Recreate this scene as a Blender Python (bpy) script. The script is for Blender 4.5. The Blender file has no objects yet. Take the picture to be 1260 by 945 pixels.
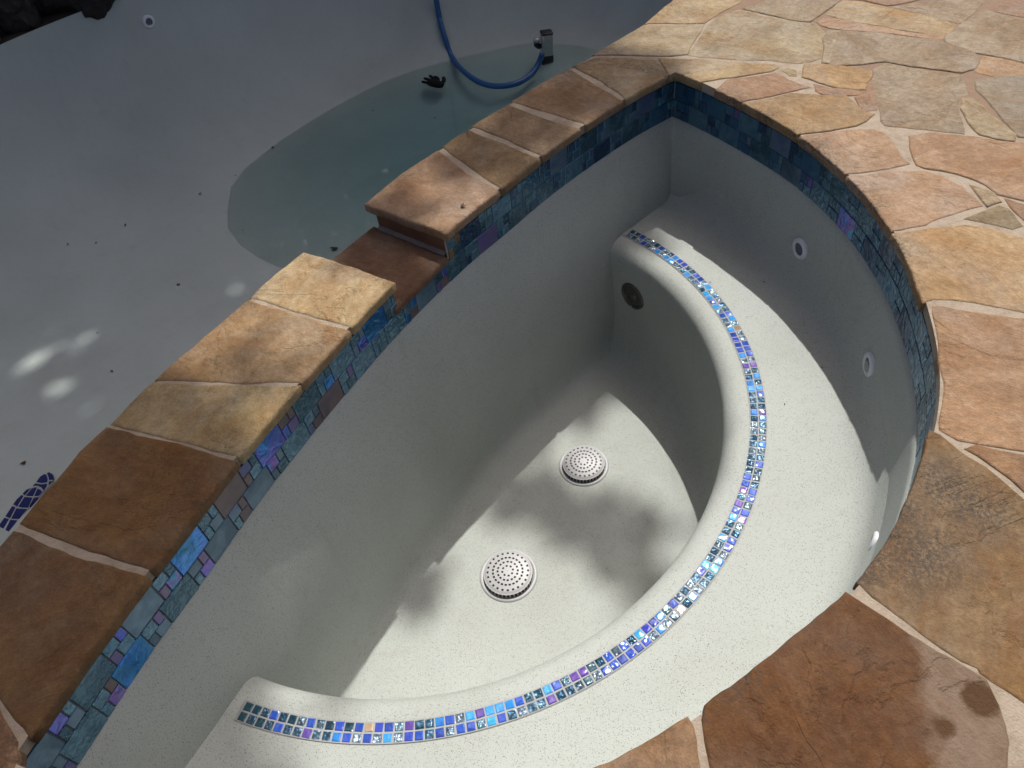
import bpy, bmesh, math, random
from mathutils import Vector, Matrix, noise
from mathutils.bvhtree import BVHTree
from mathutils.geometry import delaunay_2d_cdt, intersect_point_tri_2d

random.seed(11)
SC = bpy.context.scene
COL = SC.collection

# ------------------------------------------------------------------ camera
CAM_H = 1.4
F_PX = 930.0
RX = Vector((0.9893566104, -0.1080752889, -0.0974332046))      # camera right
UP = Vector((0.1455111591, 0.7348233779, 0.6624659281))        # camera up
BK = Vector((0.0, -0.6695926637, 0.7427285270))                # camera back
cam_d = bpy.data.cameras.new('camera')
cam = bpy.data.objects.new('camera', cam_d)
COL.objects.link(cam)
cam_d.sensor_width = 36.0
cam_d.lens = F_PX / 1260.0 * 36.0
cam_d.clip_start = 0.05
cam_d.clip_end = 400.0
cam.matrix_world = Matrix(((RX.x, UP.x, BK.x, 0), (RX.y, UP.y, BK.y, 0), (RX.z, UP.z, BK.z, CAM_H), (0, 0, 0, 1)))
SC.camera = cam

# ------------------------------------------------------------------ sky, sun, exposure
SUN = Vector((0.215, 0.505, 1.0))          # towards the sun
SUN.normalize()
world = bpy.data.worlds.new('World')
SC.world = world
world.use_nodes = True
wn = world.node_tree
wn.nodes.clear()
sky = wn.nodes.new('ShaderNodeTexSky')
sky.sky_type = 'NISHITA'
sky.sun_disc = False
sky.sun_elevation = math.asin(SUN.z)
sky.sun_rotation = math.atan2(SUN.x, SUN.y)
bg = wn.nodes.new('ShaderNodeBackground')
bg.inputs['Strength'].default_value = 0.135
sky.air_density = 0.35
sky.dust_density = 5.0
sky.ozone_density = 0.0
wo = wn.nodes.new('ShaderNodeOutputWorld')
wn.links.new(sky.outputs[0], bg.inputs[0])
wn.links.new(bg.outputs[0], wo.inputs[0])
sl = bpy.data.lights.new('sun', 'SUN')
sl.energy = 3.9
sl.angle = math.radians(0.53)
sl.color = (1.0, 0.975, 0.925)
sun = bpy.data.objects.new('sun', sl)
COL.objects.link(sun)
sun.rotation_euler = SUN.to_track_quat('Z', 'Y').to_euler()
SC.view_settings.view_transform = 'Standard'
SC.view_settings.look = 'None'
SC.view_settings.exposure = 0.20
SC.view_settings.gamma = 1.0
SC.view_settings.use_curve_mapping = False

# ------------------------------------------------------------------ helpers
def ray(px, py):
    return (RX * (px - 630.0) - UP * (py - 472.5) - BK * F_PX).normalized()

def at(px, py, z=0.0):
    d = ray(px, py)
    return Vector((0, 0, CAM_H)) + d * ((z - CAM_H) / d.z)

def at2(px, py, z=0.0):
    p = at(px, py, z)
    return Vector((p.x, p.y))

def link(o, parent=None):
    COL.objects.link(o)
    if parent is not None:
        o.parent = parent
    return o

def tag(o, label=None, cat=None, group=None, kind=None):
    if label: o['label'] = label
    if cat: o['category'] = cat
    if group: o['group'] = group
    if kind: o['kind'] = kind
    return o

def mesh(name, verts, faces, mat=None, smooth=True):
    me = bpy.data.meshes.new(name)
    me.from_pydata([tuple(v) for v in verts], [], faces)
    me.update()
    if mat: me.materials.append(mat)
    if smooth:
        me.polygons.foreach_set('use_smooth', [True] * len(me.polygons))
    return me

def fix_normals(me):
    bm = bmesh.new(); bm.from_mesh(me)
    bmesh.ops.recalc_face_normals(bm, faces=bm.faces)
    bm.to_mesh(me); bm.free()

def obj(name, me, parent=None, loc=None):
    o = bpy.data.objects.new(name, me)
    if loc is not None: o.location = loc
    return link(o, parent)

def empty(name, loc=(0, 0, 0)):
    o = bpy.data.objects.new(name, None)
    o.empty_display_size = 0.1
    o.location = loc
    return link(o)

def catmull(pts, closed=False, n=12):
    out = []
    m = len(pts)
    rng = m if closed else m - 1
    for i in range(rng):
        if closed:
            p0, p1, p2, p3 = pts[(i - 1) % m], pts[i], pts[(i + 1) % m], pts[(i + 2) % m]
        else:
            p0, p1, p2, p3 = pts[max(i - 1, 0)], pts[i], pts[i + 1], pts[min(i + 2, m - 1)]
        for k in range(n):
            t = k / n
            out.append(0.5 * ((2 * p1) + (-p0 + p2) * t + (2 * p0 - 5 * p1 + 4 * p2 - p3) * t * t + (-p0 + 3 * p1 - 3 * p2 + p3) * t ** 3))
    if not closed: out.append(pts[-1].copy())
    return out

def resample(pts, step):
    """even spacing along an open polyline"""
    L = [0.0]
    for a, b in zip(pts, pts[1:]): L.append(L[-1] + (b - a).length)
    n = max(2, int(round(L[-1] / step)))
    out = []; j = 0
    for i in range(n + 1):
        s = L[-1] * i / n
        while j < len(L) - 2 and L[j + 1] < s: j += 1
        seg = L[j + 1] - L[j]
        t = (s - L[j]) / seg if seg > 1e-9 else 0
        out.append(pts[j].lerp(pts[j + 1], min(max(t, 0), 1)))
    return out

def area2(p):
    return 0.5 * sum(p[i].x * p[(i + 1) % len(p)].y - p[(i + 1) % len(p)].x * p[i].y for i in range(len(p)))

def inset_loop(p, d):
    """inset of a CCW loop by d (negative = outward)"""
    n = len(p); out = []
    for i in range(n):
        a = (p[i] - p[i - 1]); b = (p[(i + 1) % n] - p[i])
        a = a.normalized() if a.length > 1e-9 else b.normalized()
        b = b.normalized() if b.length > 1e-9 else a
        t = a + b
        if t.length < 1e-4: t = a
        t.normalize()
        nrm = Vector((-t.y, t.x))
        c = max(0.5, nrm.dot(Vector((-a.y, a.x))))
        out.append(p[i] + nrm * (d / c))
    return out

def inside(pt, poly):
    c = False; n = len(poly); j = n - 1
    for i in range(n):
        a, b = poly[i], poly[j]
        if (a.y > pt.y) != (b.y > pt.y) and pt.x < (b.x - a.x) * (pt.y - a.y) / (b.y - a.y) + a.x: c = not c
        j = i
    return c

def seg_dist(p, a, b):
    ab = b - a; t = max(0, min(1, (p - a).dot(ab) / max(ab.length_squared, 1e-12)))
    return (p - (a + ab * t)).length

# ------------------------------------------------------------------ materials
def nmat(name):
    m = bpy.data.materials.new(name); m.use_nodes = True
    nt = m.node_tree
    return m, nt, nt.nodes['Principled BSDF']

def N(nt, kind, **kw):
    n = nt.nodes.new(kind)
    for k, v in kw.items():
        if k.startswith('i_'):
            n.inputs[k[2:].replace('_', ' ')].default_value = v
        else: setattr(n, k, v)
    return n

def ramp(nt, fac, stops, interp='LINEAR'):
    r = N(nt, 'ShaderNodeValToRGB'); cr = r.color_ramp; cr.interpolation = interp
    while len(cr.elements) < len(stops): cr.elements.new(0.5)
    for e, (p, c) in zip(cr.elements, stops):
        e.position = p; e.color = (c[0], c[1], c[2], 1) if not isinstance(c, (int, float)) else (c, c, c, 1)
    nt.links.new(fac, r.inputs[0])
    return r.outputs[0]

def mix(nt, fac, a, b, mode='MIX'):
    m = N(nt, 'ShaderNodeMix', data_type='RGBA', blend_type=mode)
    for s, v in ((0, fac), (6, a), (7, b)):
        if hasattr(v, 'is_output'): nt.links.new(v, m.inputs[s])
        elif s == 0: m.inputs[0].default_value = v
        else: m.inputs[s].default_value = (v[0], v[1], v[2], 1)
    return m.outputs[2]

def math_n(nt, op, a, b=None, clamp=False):
    m = N(nt, 'ShaderNodeMath', operation=op, use_clamp=clamp)
    for i, v in ((0, a), (1, b)):
        if v is None: continue
        if hasattr(v, 'is_output'): nt.links.new(v, m.inputs[i])
        else: m.inputs[i].default_value = v
    return m.outputs[0]

def tnoise(nt, vec, scale, detail=4, rough=0.55, dist=0.0):
    n = N(nt, 'ShaderNodeTexNoise')
    n.inputs['Scale'].default_value = scale; n.inputs['Detail'].default_value = detail
    n.inputs['Roughness'].default_value = rough; n.inputs['Distortion'].default_value = dist
    nt.links.new(vec, n.inputs['Vector'])
    return n.outputs['Fac']

def bump(nt, bsdf, h, strength, dist=0.01, prev=None):
    b = N(nt, 'ShaderNodeBump'); b.inputs['Strength'].default_value = strength; b.inputs['Distance'].default_value = dist
    nt.links.new(h, b.inputs['Height'])
    if prev is not None: nt.links.new(prev, b.inputs['Normal'])
    nt.links.new(b.outputs[0], bsdf.inputs['Normal'])
    return b.outputs[0]

def wpos(nt):
    return N(nt, 'ShaderNodeNewGeometry').outputs['Position']

def blob(nt, pos, c, r0, r1):
    """1 inside r0 of the point c, 0 beyond r1 (a stain with a place of its own)"""
    v = N(nt, 'ShaderNodeVectorMath', operation='DISTANCE'); nt.links.new(pos, v.inputs[0]); v.inputs[1].default_value = c
    m = N(nt, 'ShaderNodeMapRange'); m.inputs[1].default_value = r1; m.inputs[2].default_value = r0
    nt.links.new(v.outputs['Value'], m.inputs[0])
    return m.outputs[0]

def mat_plaster(name, base, dark, speck=True, rough=0.75):
    m, nt, b = nmat(name)
    p = wpos(nt)
    n1 = tnoise(nt, p, 2.2, 5)
    n2 = tnoise(nt, p, 30, 4)
    c = mix(nt, ramp(nt, n1, [(0.3, 0.0), (0.7, 1.0)]), base, tuple(x * 0.90 for x in base))
    c = mix(nt, math_n(nt, 'MULTIPLY', n2, 0.28), c, tuple(x * 0.80 for x in base))
    if speck:
        for sc, rad, keep, dk in ((170, 0.15, 0.50, dark), (270, 0.22, 0.42, dark), (400, 0.25, 0.45, tuple(x * 1.6 for x in dark))):
            v = N(nt, 'ShaderNodeTexVoronoi'); v.inputs['Scale'].default_value = sc
            nt.links.new(p, v.inputs['Vector'])
            s = N(nt, 'ShaderNodeSeparateColor'); nt.links.new(v.outputs['Color'], s.inputs[0])
            on = math_n(nt, 'GREATER_THAN', s.outputs[0], keep)
            size = math_n(nt, 'MULTIPLY', s.outputs[1], rad)
            near = math_n(nt, 'LESS_THAN', v.outputs['Distance'], math_n(nt, 'ADD', size, 0.07))
            c = mix(nt, math_n(nt, 'MULTIPLY', math_n(nt, 'MULTIPLY', on, near), 0.85), c, dk)
    big = tnoise(nt, p, 0.9, 6, 0.62, 0.8)
    c = mix(nt, ramp(nt, big, [(0.34, 0.55), (0.52, 0.0)]), c, mix(nt, 1.0, c, (0.84, 0.83, 0.80), 'MULTIPLY'))
    c = mix(nt, ramp(nt, big, [(0.55, 0.0), (0.72, 0.55)]), c, mix(nt, 1.0, c, (1.08, 1.08, 1.09), 'MULTIPLY'))
    dm = N(nt, 'ShaderNodeVectorMath', operation='MULTIPLY'); dm.inputs[1].default_value = (9.0, 9.0, 0.7); nt.links.new(p, dm.inputs[0])
    c = mix(nt, ramp(nt, tnoise(nt, dm.outputs[0], 1.6, 5, 0.6), [(0.58, 0.0), (0.72, 0.40)]), c, mix(nt, 1.0, c, (0.86, 0.84, 0.78), 'MULTIPLY'))
    dirt = tnoise(nt, p, 6.0, 7, 0.72, 1.5)
    c = mix(nt, ramp(nt, dirt, [(0.60, 0.0), (0.72, 0.35)]), c, mix(nt, 1.0, c, (0.78, 0.76, 0.70), 'MULTIPLY'))
    nt.links.new(c, b.inputs['Base Color'])
    b.inputs['Roughness'].default_value = rough
    h = math_n(nt, 'ADD', math_n(nt, 'MULTIPLY', tnoise(nt, p, 160, 3), 0.7), math_n(nt, 'MULTIPLY', tnoise(nt, p, 9, 3), 1.6))
    bump(nt, b, h, 0.35, 0.004)
    return m

def mat_stone(name, extra=None):
    """sandstone flag: tint from the object colour, veins turned differently on every stone"""
    m, nt, b = nmat(name)
    oi = N(nt, 'ShaderNodeObjectInfo'); p = wpos(nt)
    off = N(nt, 'ShaderNodeVectorMath', operation='SCALE'); off.inputs[0].default_value = (37.0, 71.0, 13.0)
    nt.links.new(oi.outputs['Random'], off.inputs['Scale'])
    add = N(nt, 'ShaderNodeVectorMath', operation='ADD'); nt.links.new(p, add.inputs[0]); nt.links.new(off.outputs[0], add.inputs[1])
    rot = N(nt, 'ShaderNodeVectorRotate', rotation_type='Z_AXIS')
    nt.links.new(add.outputs[0], rot.inputs['Vector'])
    nt.links.new(math_n(nt, 'MULTIPLY', oi.outputs['Random'], 6.28), rot.inputs['Angle'])
    v = rot.outputs[0]
    st = N(nt, 'ShaderNodeVectorMath', operation='MULTIPLY'); st.inputs[1].default_value = (1.0, 2.3, 1.0); nt.links.new(v, st.inputs[0])
    cloud = tnoise(nt, v, 5.0, 6, 0.62, 0.7)
    streak = tnoise(nt, st.outputs[0], 3.2, 9, 0.68, 1.4)
    v2 = N(nt, 'ShaderNodeVectorMath', operation='ADD'); nt.links.new(v, v2.inputs[0]); v2.inputs[1].default_value = (9.1, 4.7, 2.3)
    patch = tnoise(nt, v2.outputs[0], 3.4, 5, 0.6, 1.0)
    grain = tnoise(nt, v, 260, 3, 0.7)
    mott = tnoise(nt, v, 42, 7, 0.75)
    tint = oi.outputs['Color']
    hsv = N(nt, 'ShaderNodeHueSaturation'); hsv.inputs['Saturation'].default_value = 0.72; hsv.inputs['Value'].default_value = 0.93
    nt.links.new(tint, hsv.inputs['Color'])
    c = mix(nt, ramp(nt, patch, [(0.42, 0.0), (0.66, 0.9)]), tint, hsv.outputs[0])
    c = mix(nt, ramp(nt, cloud, [(0.36, 0.75), (0.58, 0.0)]), c, mix(nt, 1.0, c, (0.66, 0.57, 0.48), 'MULTIPLY'))
    c = mix(nt, math_n(nt, 'MULTIPLY', ramp(nt, streak, [(0.48, 0.0), (0.66, 1.0)]), 0.5), c, mix(nt, 1.0, tint, (0.84, 0.62, 0.42), 'MULTIPLY'))
    c = mix(nt, math_n(nt, 'MULTIPLY', ramp(nt, streak, [(0.28, 1.0), (0.44, 0.0)]), 0.6), c, mix(nt, 1.0, c, (1.18, 1.22, 1.22), 'MULTIPLY'))
    c = mix(nt, ramp(nt, mott, [(0.38, 0.60), (0.60, 0.0)]), c, mix(nt, 1.0, c, (0.58, 0.52, 0.45), 'MULTIPLY'))
    c = mix(nt, ramp(nt, mott, [(0.56, 0.0), (0.74, 0.45)]), c, mix(nt, 1.0, c, (1.35, 1.35, 1.32), 'MULTIPLY'))
    pits = tnoise(nt, v, 95, 4, 0.75)
    c = mix(nt, ramp(nt, pits, [(0.28, 0.7), (0.36, 0.0)]), c, mix(nt, 1.0, c, (0.35, 0.30, 0.26), 'MULTIPLY'))
    c = mix(nt, ramp(nt, tnoise(nt, v, 120, 2, 0.6), [(0.76, 0.0), (0.80, 0.6)]), c, mix(nt, 1.0, c, (1.5, 1.5, 1.5), 'MULTIPLY'))
    c = mix(nt, math_n(nt, 'MULTIPLY', grain, 0.8), c, mix(nt, 1.0, c, (0.60, 0.58, 0.56), 'MULTIPLY'))
    wv = N(nt, 'ShaderNodeVectorMath', operation='ADD'); nt.links.new(v, wv.inputs[0])
    wn_ = N(nt, 'ShaderNodeTexNoise'); wn_.inputs['Scale'].default_value = 6; nt.links.new(v, wn_.inputs['Vector'])
    ws = N(nt, 'ShaderNodeVectorMath', operation='SCALE'); ws.inputs['Scale'].default_value = 0.16; nt.links.new(wn_.outputs['Color'], ws.inputs[0]); nt.links.new(ws.outputs[0], wv.inputs[1])
    ce = N(nt, 'ShaderNodeTexVoronoi', feature='DISTANCE_TO_EDGE'); ce.inputs['Scale'].default_value = 2.3; nt.links.new(wv.outputs[0], ce.inputs['Vector'])
    crack = math_n(nt, 'MULTIPLY', ramp(nt, ce.outputs['Distance'], [(0.0, 1.0), (0.007, 0.0)]), ramp(nt, tnoise(nt, v2.outputs[0], 2.6, 3), [(0.645, 0.0), (0.70, 1.0)]))
    c = mix(nt, math_n(nt, 'MULTIPLY', crack, 0.5), c, mix(nt, 1.0, c, (0.25, 0.2, 0.16), 'MULTIPLY'))
    # grime along the rounded spa edge
    rd = N(nt, 'ShaderNodeVectorMath', operation='DISTANCE'); fp = N(nt, 'ShaderNodeVectorMath', operation='MULTIPLY'); fp.inputs[1].default_value = (1, 1, 0); nt.links.new(p, fp.inputs[0])
    nt.links.new(fp.outputs[0], rd.inputs[0]); rd.inputs[1].default_value = (-.268, 1.734, 0)
    band_ = ramp(nt, math_n(nt, 'SUBTRACT', rd.outputs['Value'], 1.0), [(0.37, 0.0), (0.385, 1.0), (0.47, 0.0)])
    c = mix(nt, math_n(nt, 'MULTIPLY', math_n(nt, 'MULTIPLY', band_, ramp(nt, tnoise(nt, v, 100, 6, 0.8), [(0.46, 0.0), (0.56, 1.0)])), ramp(nt, tnoise(nt, v2.outputs[0], 9, 4), [(0.44, 0.1), (0.60, 0.85)])), c, (0.06, 0.05, 0.04))
    if extra: c = extra(nt, p, v, c)
    nt.links.new(c, b.inputs['Base Color'])
    rr = N(nt, 'ShaderNodeMapRange'); rr.inputs[3].default_value = 0.52; rr.inputs[4].default_value = 0.85
    nt.links.new(mott, rr.inputs[0]); nt.links.new(rr.outputs[0], b.inputs['Roughness'])
    b.inputs['Specular IOR Level'].default_value = 0.22
    h = math_n(nt, 'ADD', math_n(nt, 'MULTIPLY', streak, 1.8), math_n(nt, 'MULTIPLY', mott, 1.5))
    h = math_n(nt, 'ADD', h, math_n(nt, 'MULTIPLY', grain, 0.25))
    # cleft ledges where a layer has flaked off
    led = ramp(nt, tnoise(nt, v, 2.6, 9, 0.62, 0.6), [(0.53, 0.0), (0.545, 1.0)])
    h = math_n(nt, 'ADD', h, math_n(nt, 'MULTIPLY', led, 0.5))
    h = math_n(nt, 'SUBTRACT', h, math_n(nt, 'MULTIPLY', crack, 0.7))
    bump(nt, b, h, 0.75, 0.009)
    return m

def mat_simple(name, col, rough=0.5, metal=0.0, nsc=None, namt=0.25, bmp=0.0, coat=0.0, spec=None):
    m, nt, b = nmat(name)
    p = N(nt, 'ShaderNodeTexCoord').outputs['Object']
    if nsc:
        c = mix(nt, math_n(nt, 'MULTIPLY', ramp(nt, tnoise(nt, p, nsc, 5), [(0.35, 0.0), (0.65, 1.0)]), namt * 2), col, tuple(x * 0.5 for x in col))
        nt.links.new(c, b.inputs['Base Color'])
        if bmp: bump(nt, b, tnoise(nt, p, nsc * 2, 4), bmp, 0.01)
    else: b.inputs['Base Color'].default_value = (*col, 1)
    b.inputs['Roughness'].default_value = rough; b.inputs['Metallic'].default_value = metal
    b.inputs['Coat Weight'].default_value = coat
    if spec is not None: b.inputs['Specular IOR Level'].default_value = spec
    return m

def mat_glass_tile(name, cols, rough=0.16, metal=0.25, bsc=30, bst=0.35, ribs=False, film=0.0, coat=0.2):
    """iridescent glass tile: colour drifts between the given tints across each piece"""
    m, nt, b = nmat(name)
    oi = N(nt, 'ShaderNodeObjectInfo'); p = wpos(nt)
    off = N(nt, 'ShaderNodeVectorMath', operation='SCALE'); off.inputs[0].default_value = (3.0, 7.0, 5.0)
    nt.links.new(oi.outputs['Random'], off.inputs['Scale'])
    add = N(nt, 'ShaderNodeVectorMath', operation='ADD'); nt.links.new(p, add.inputs[0]); nt.links.new(off.outputs[0], add.inputs[1])
    v = add.outputs[0]
    f = tnoise(nt, v, 11, 3, 0.55, 1.0)
    f = math_n(nt, 'ADD', math_n(nt, 'MULTIPLY', f, 0.75), math_n(nt, 'MULTIPLY', math_n(nt, 'SUBTRACT', oi.outputs['Random'], 0.33), 0.38))
    k = len(cols)
    c = ramp(nt, f, [(0.28 + 0.44 * i / max(1, k - 1), cc) for i, cc in enumerate(cols)])
    fine = tnoise(nt, v, 120, 4, 0.7)
    c = mix(nt, math_n(nt, 'MULTIPLY', fine, 0.5), c, mix(nt, 1.0, c, (0.55, 0.58, 0.62), 'MULTIPLY'))
    nt.links.new(c, b.inputs['Base Color'])
    b.inputs['Roughness'].default_value = rough; b.inputs['Metallic'].default_value = metal
    b.inputs['Coat Weight'].default_value = coat; b.inputs['Coat Roughness'].default_value = 0.12
    if film:
        b.inputs['Thin Film Thickness'].default_value = film; b.inputs['Thin Film IOR'].default_value = 1.45
    h = tnoise(nt, v, bsc, 2, 0.5, 0.6)
    if ribs:
        w = N(nt, 'ShaderNodeTexWave', bands_direction='Z'); w.inputs['Scale'].default_value = 130; w.inputs['Distortion'].default_value = 1.5
        nt.links.new(v, w.inputs['Vector']); h = math_n(nt, 'ADD', h, math_n(nt, 'MULTIPLY', w.outputs['Fac'], 0.12))
    bump(nt, b, h, bst, 0.006)
    return m

M = {}
M['plaster'] = mat_plaster('speckled_plaster', (0.386, 0.410, 0.380), (0.05, 0.05, 0.045))
M['pool'] = mat_plaster('pool_plaster', (0.40, 0.445, 0.43), (0.25, 0.275, 0.265), True, 0.8)
M['stone'] = mat_stone('sandstone')

def lichen(nt, p, v, c):
    a = None
    for px, py, r in ((1116, 628, .07), (1100, 655, .07), (1080, 685, .09), (1067, 705, .06), (1205, 622, .12), (1130, 680, .13), (1165, 600, .10)):
        q = at(px, py, 0.0); bl = blob(nt, p, q, r * 0.15, r)
        a = bl if a is None else math_n(nt, 'MAXIMUM', a, bl)
    sp = ramp(nt, tnoise(nt, v, 120, 6, 0.85), [(0.43, 0.0), (0.55, 1.0)])
    f = math_n(nt, 'MULTIPLY', math_n(nt, 'MULTIPLY', math_n(nt, 'POWER', a, 0.8), sp), 0.85)
    c = mix(nt, f, c, (0.055, 0.05, 0.045))
    return c

def wetmark(nt, p, v, c):
    # dried dusty grey half, damp brown half, two round damp spots
    g = N(nt, 'ShaderNodeVectorMath', operation='DOT_PRODUCT'); nt.links.new(p, g.inputs[0])
    a0, a1 = at(1128, 800), at(1150, 930); dirv = Vector((a1 - a0)).normalized(); nrm = Vector((-dirv.y, dirv.x, 0)) * (1 if (at(1200, 880) - a0).dot(Vector((-dirv.y, dirv.x, 0))) > 0 else -1)
    g.inputs[1].default_value = nrm
    e = math_n(nt, 'SUBTRACT', g.outputs['Value'], a0.dot(nrm))
    e = math_n(nt, 'ADD', e, math_n(nt, 'MULTIPLY', math_n(nt, 'SUBTRACT', tnoise(nt, p, 14, 5, 0.6), 0.5), 0.10))
    f = N(nt, 'ShaderNodeMapRange'); f.inputs[1].default_value = -0.012; f.inputs[2].default_value = 0.016; nt.links.new(e, f.inputs[0])
    c = mix(nt, math_n(nt, 'MULTIPLY', f.outputs[0], ramp(nt, tnoise(nt, v, 30, 5, .7), [(0.3, 0.55), (0.6, 0.95)])), c, (0.215, 0.155, 0.11))
    wob = math_n(nt, 'MULTIPLY', math_n(nt, 'SUBTRACT', tnoise(nt, p, 95, 6, 0.8), 0.5), 0.026)
    for px, py, r in ((1206, 860, .030), (1161, 895, .017)):
        d = N(nt, 'ShaderNodeVectorMath', operation='DISTANCE'); nt.links.new(p, d.inputs[0]); d.inputs[1].default_value = at(px, py)
        dd = math_n(nt, 'ADD', d.outputs['Value'], wob)
        mm = N(nt, 'ShaderNodeMapRange'); mm.inputs[1].default_value = r + .006; mm.inputs[2].default_value = r - .005; nt.links.new(dd, mm.inputs[0])
        c = mix(nt, mm.outputs[0], c, (0.085, 0.044, 0.02))
    return c
M['stone_lichen'] = mat_stone('sandstone_with_lichen', lichen)
M['stone_damp'] = mat_stone('sandstone_damp', wetmark)

def mat_mortar():
    m, nt, b = nmat('joint_mortar'); p = wpos(nt)
    n = tnoise(nt, p, 220, 4, 0.75)
    c = mix(nt, n, (0.27, 0.215, 0.16), (0.47, 0.39, 0.30))
    c = mix(nt, ramp(nt, tnoise(nt, p, 16, 6, 0.7), [(0.45, 0.0), (0.66, 0.75)]), c, (0.24, 0.18, 0.125))
    # old brown jointing on the far part of the terrace, with ragged border
    s = N(nt, 'ShaderNodeVectorMath', operation='DOT_PRODUCT'); nt.links.new(p, s.inputs[0]); s.inputs[1].default_value = (0.85, 0.53, 0.0)
    e = math_n(nt, 'ADD', s.outputs['Value'], math_n(nt, 'MULTIPLY', math_n(nt, 'SUBTRACT', tnoise(nt, p, 3.2, 4), 0.5), 0.5))
    f = N(nt, 'ShaderNodeMapRange'); f.inputs[1].default_value = 2.42; f.inputs[2].default_value = 2.56; nt.links.new(e, f.inputs[0])
    c = mix(nt, f.outputs[0], c, mix(nt, n, (0.20, 0.125, 0.08), (0.28, 0.19, 0.13)))
    nt.links.new(c, b.inputs['Base Color']); b.inputs['Roughness'].default_value = 0.9
    bump(nt, b, math_n(nt, 'ADD', n, math_n(nt, 'MULTIPLY', tnoise(nt, p, 25, 3), 1.5)), 0.8, 0.006)
    return m
M['mortar'] = mat_mortar()
M['grout'] = mat_simple('tile_grout', (0.34, 0.35, 0.36), 0.9, nsc=40)
M['white_grout'] = mat_simple('white_grout', (0.31, 0.32, 0.32), 0.85, nsc=60, namt=0.1)
M['core'] = mat_simple('brown_render', (0.17, 0.075, 0.038), 0.85, nsc=14, namt=0.32, bmp=0.5)
M['soil'] = mat_simple('soil', (0.03, 0.022, 0.016), 0.95, nsc=3, bmp=0.6)

# glass tile families
G = {
 'slate': mat_glass_tile('glass_slate', [(0.03, 0.095, 0.15), (0.10, 0.22, 0.31), (0.05, 0.15, 0.26)], 0.22, 0.6, bsc=55, bst=0.8),
 'rib': mat_glass_tile('glass_ribbed_grey', [(0.05, 0.11, 0.18), (0.13, 0.22, 0.31), (0.08, 0.11, 0.26)], 0.25, 0.6, ribs=True),
 'navy': mat_glass_tile('glass_navy', [(0.014, 0.05, 0.115), (0.035, 0.12, 0.23), (0.045, 0.14, 0.20)], 0.18, 0.5, bsc=45, bst=0.7),
 'irid': mat_glass_tile('glass_iridescent', [(0.015, 0.16, 0.38), (0.04, 0.22, 0.66), (0.10, 0.12, 0.50), (0.18, 0.10, 0.36), (0.03, 0.28, 0.50)], 0.2, 0.7, bst=0.6),
 'violet': mat_glass_tile('glass_violet', [(0.06, 0.08, 0.22), (0.12, 0.10, 0.29), (0.15, 0.11, 0.21)], 0.22, 0.4, ribs=True),
 'mauve': mat_glass_tile('glass_mauve', [(0.09, 0.07, 0.085), (0.15, 0.10, 0.11), (0.07, 0.07, 0.10)], 0.3, 0.3, ribs=True),
 'gold': mat_glass_tile('glass_gold', [(0.22, 0.13, 0.07), (0.34, 0.21, 0.12)], 0.25, 0.5),
}
MZ = {
 'silver': mat_glass_tile('mosaic_silver', [(0.12, 0.22, 0.30), (0.36, 0.46, 0.55), (0.05, 0.12, 0.19)], 0.09, 0.95, bsc=150, bst=1.0, coat=0.0),
 'steel': mat_glass_tile('mosaic_steel', [(0.02, 0.07, 0.12), (0.08, 0.16, 0.24), (0.015, 0.05, 0.09)], 0.10, 0.7, bsc=120, bst=0.9, coat=0.0),
 'cobalt': mat_glass_tile('mosaic_cobalt', [(0.02, 0.05, 0.28), (0.03, 0.10, 0.50), (0.06, 0.05, 0.40)], 0.06, 0.12, bsc=40, bst=0.5, coat=0.0),
 'sky': mat_glass_tile('mosaic_sky', [(0.02, 0.17, 0.52), (0.05, 0.32, 0.78), (0.04, 0.38, 0.58)], 0.06, 0.12, bsc=40, bst=0.5, coat=0.0),
 'purple': mat_glass_tile('mosaic_purple', [(0.08, 0.045, 0.28), (0.17, 0.085, 0.36), (0.07, 0.07, 0.36)], 0.06, 0.12, bsc=40, bst=0.5, coat=0.0),
 'teal': mat_glass_tile('mosaic_teal', [(0.010, 0.042, 0.070), (0.028, 0.095, 0.125), (0.014, 0.036, 0.085)], 0.10, 0.2, bsc=50, bst=0.6, coat=0.0),
 'gold': mat_glass_tile('mosaic_gold', [(0.40, 0.28, 0.18), (0.62, 0.48, 0.32)], 0.12, 0.3, bsc=40, bst=0.5, coat=0.0),
}

# ------------------------------------------------------------------ spa outline (tile face, plan view)
Z_TT, Z_TB, Z_BENCH, Z_FLOOR = -0.043, -0.193, -0.51, -1.05
V2 = lambda *a: Vector(a)
dam_pts = [V2(-1.028, .515), V2(-.985, .61), V2(-.91, .768), V2(-.811, .947), V2(-.674, 1.196), V2(-.50, 1.467), V2(-.312, 1.732), V2(-.117, 1.966),
           V2(.053, 2.137), V2(.22, 2.305), V2(.403, 2.465), V2(.60, 2.618), V2(.788, 2.737)]
arc_pts = [V2(.788, 2.737), V2(.845, 2.65), V2(.937, 2.486), V2(1.03, 2.29), V2(1.09, 2.12), V2(1.128, 1.94), V2(1.143, 1.74), V2(1.127, 1.51), V2(1.077, 1.285),
           V2(1.004, 1.084), V2(.90, .91), V2(.762, .742), V2(.605, .605), V2(.43, .508), V2(.25, .418), V2(.046, .346)]
c0 = V2(-.268, 1.734)
for a in (-88, -98, -108, -117):
    arc_pts.append(c0 + V2(math.cos(math.radians(a)), math.sin(math.radians(a))) * 1.425)
arc_pts.append(V2(-1.028, .515))
damW = resample(catmull(dam_pts), 0.02)             # near corner -> far corner
arcW = resample(catmull(arc_pts), 0.02)             # far corner -> round -> near corner
W = damW[:-1] + arcW[:-1]                           # this runs clockwise
if area2(W) < 0: W = list(reversed(W))              # CCW
SPA_C = V2(-.313, 1.745)                           # centre of the bench curve (lies on the dam line)
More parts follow.
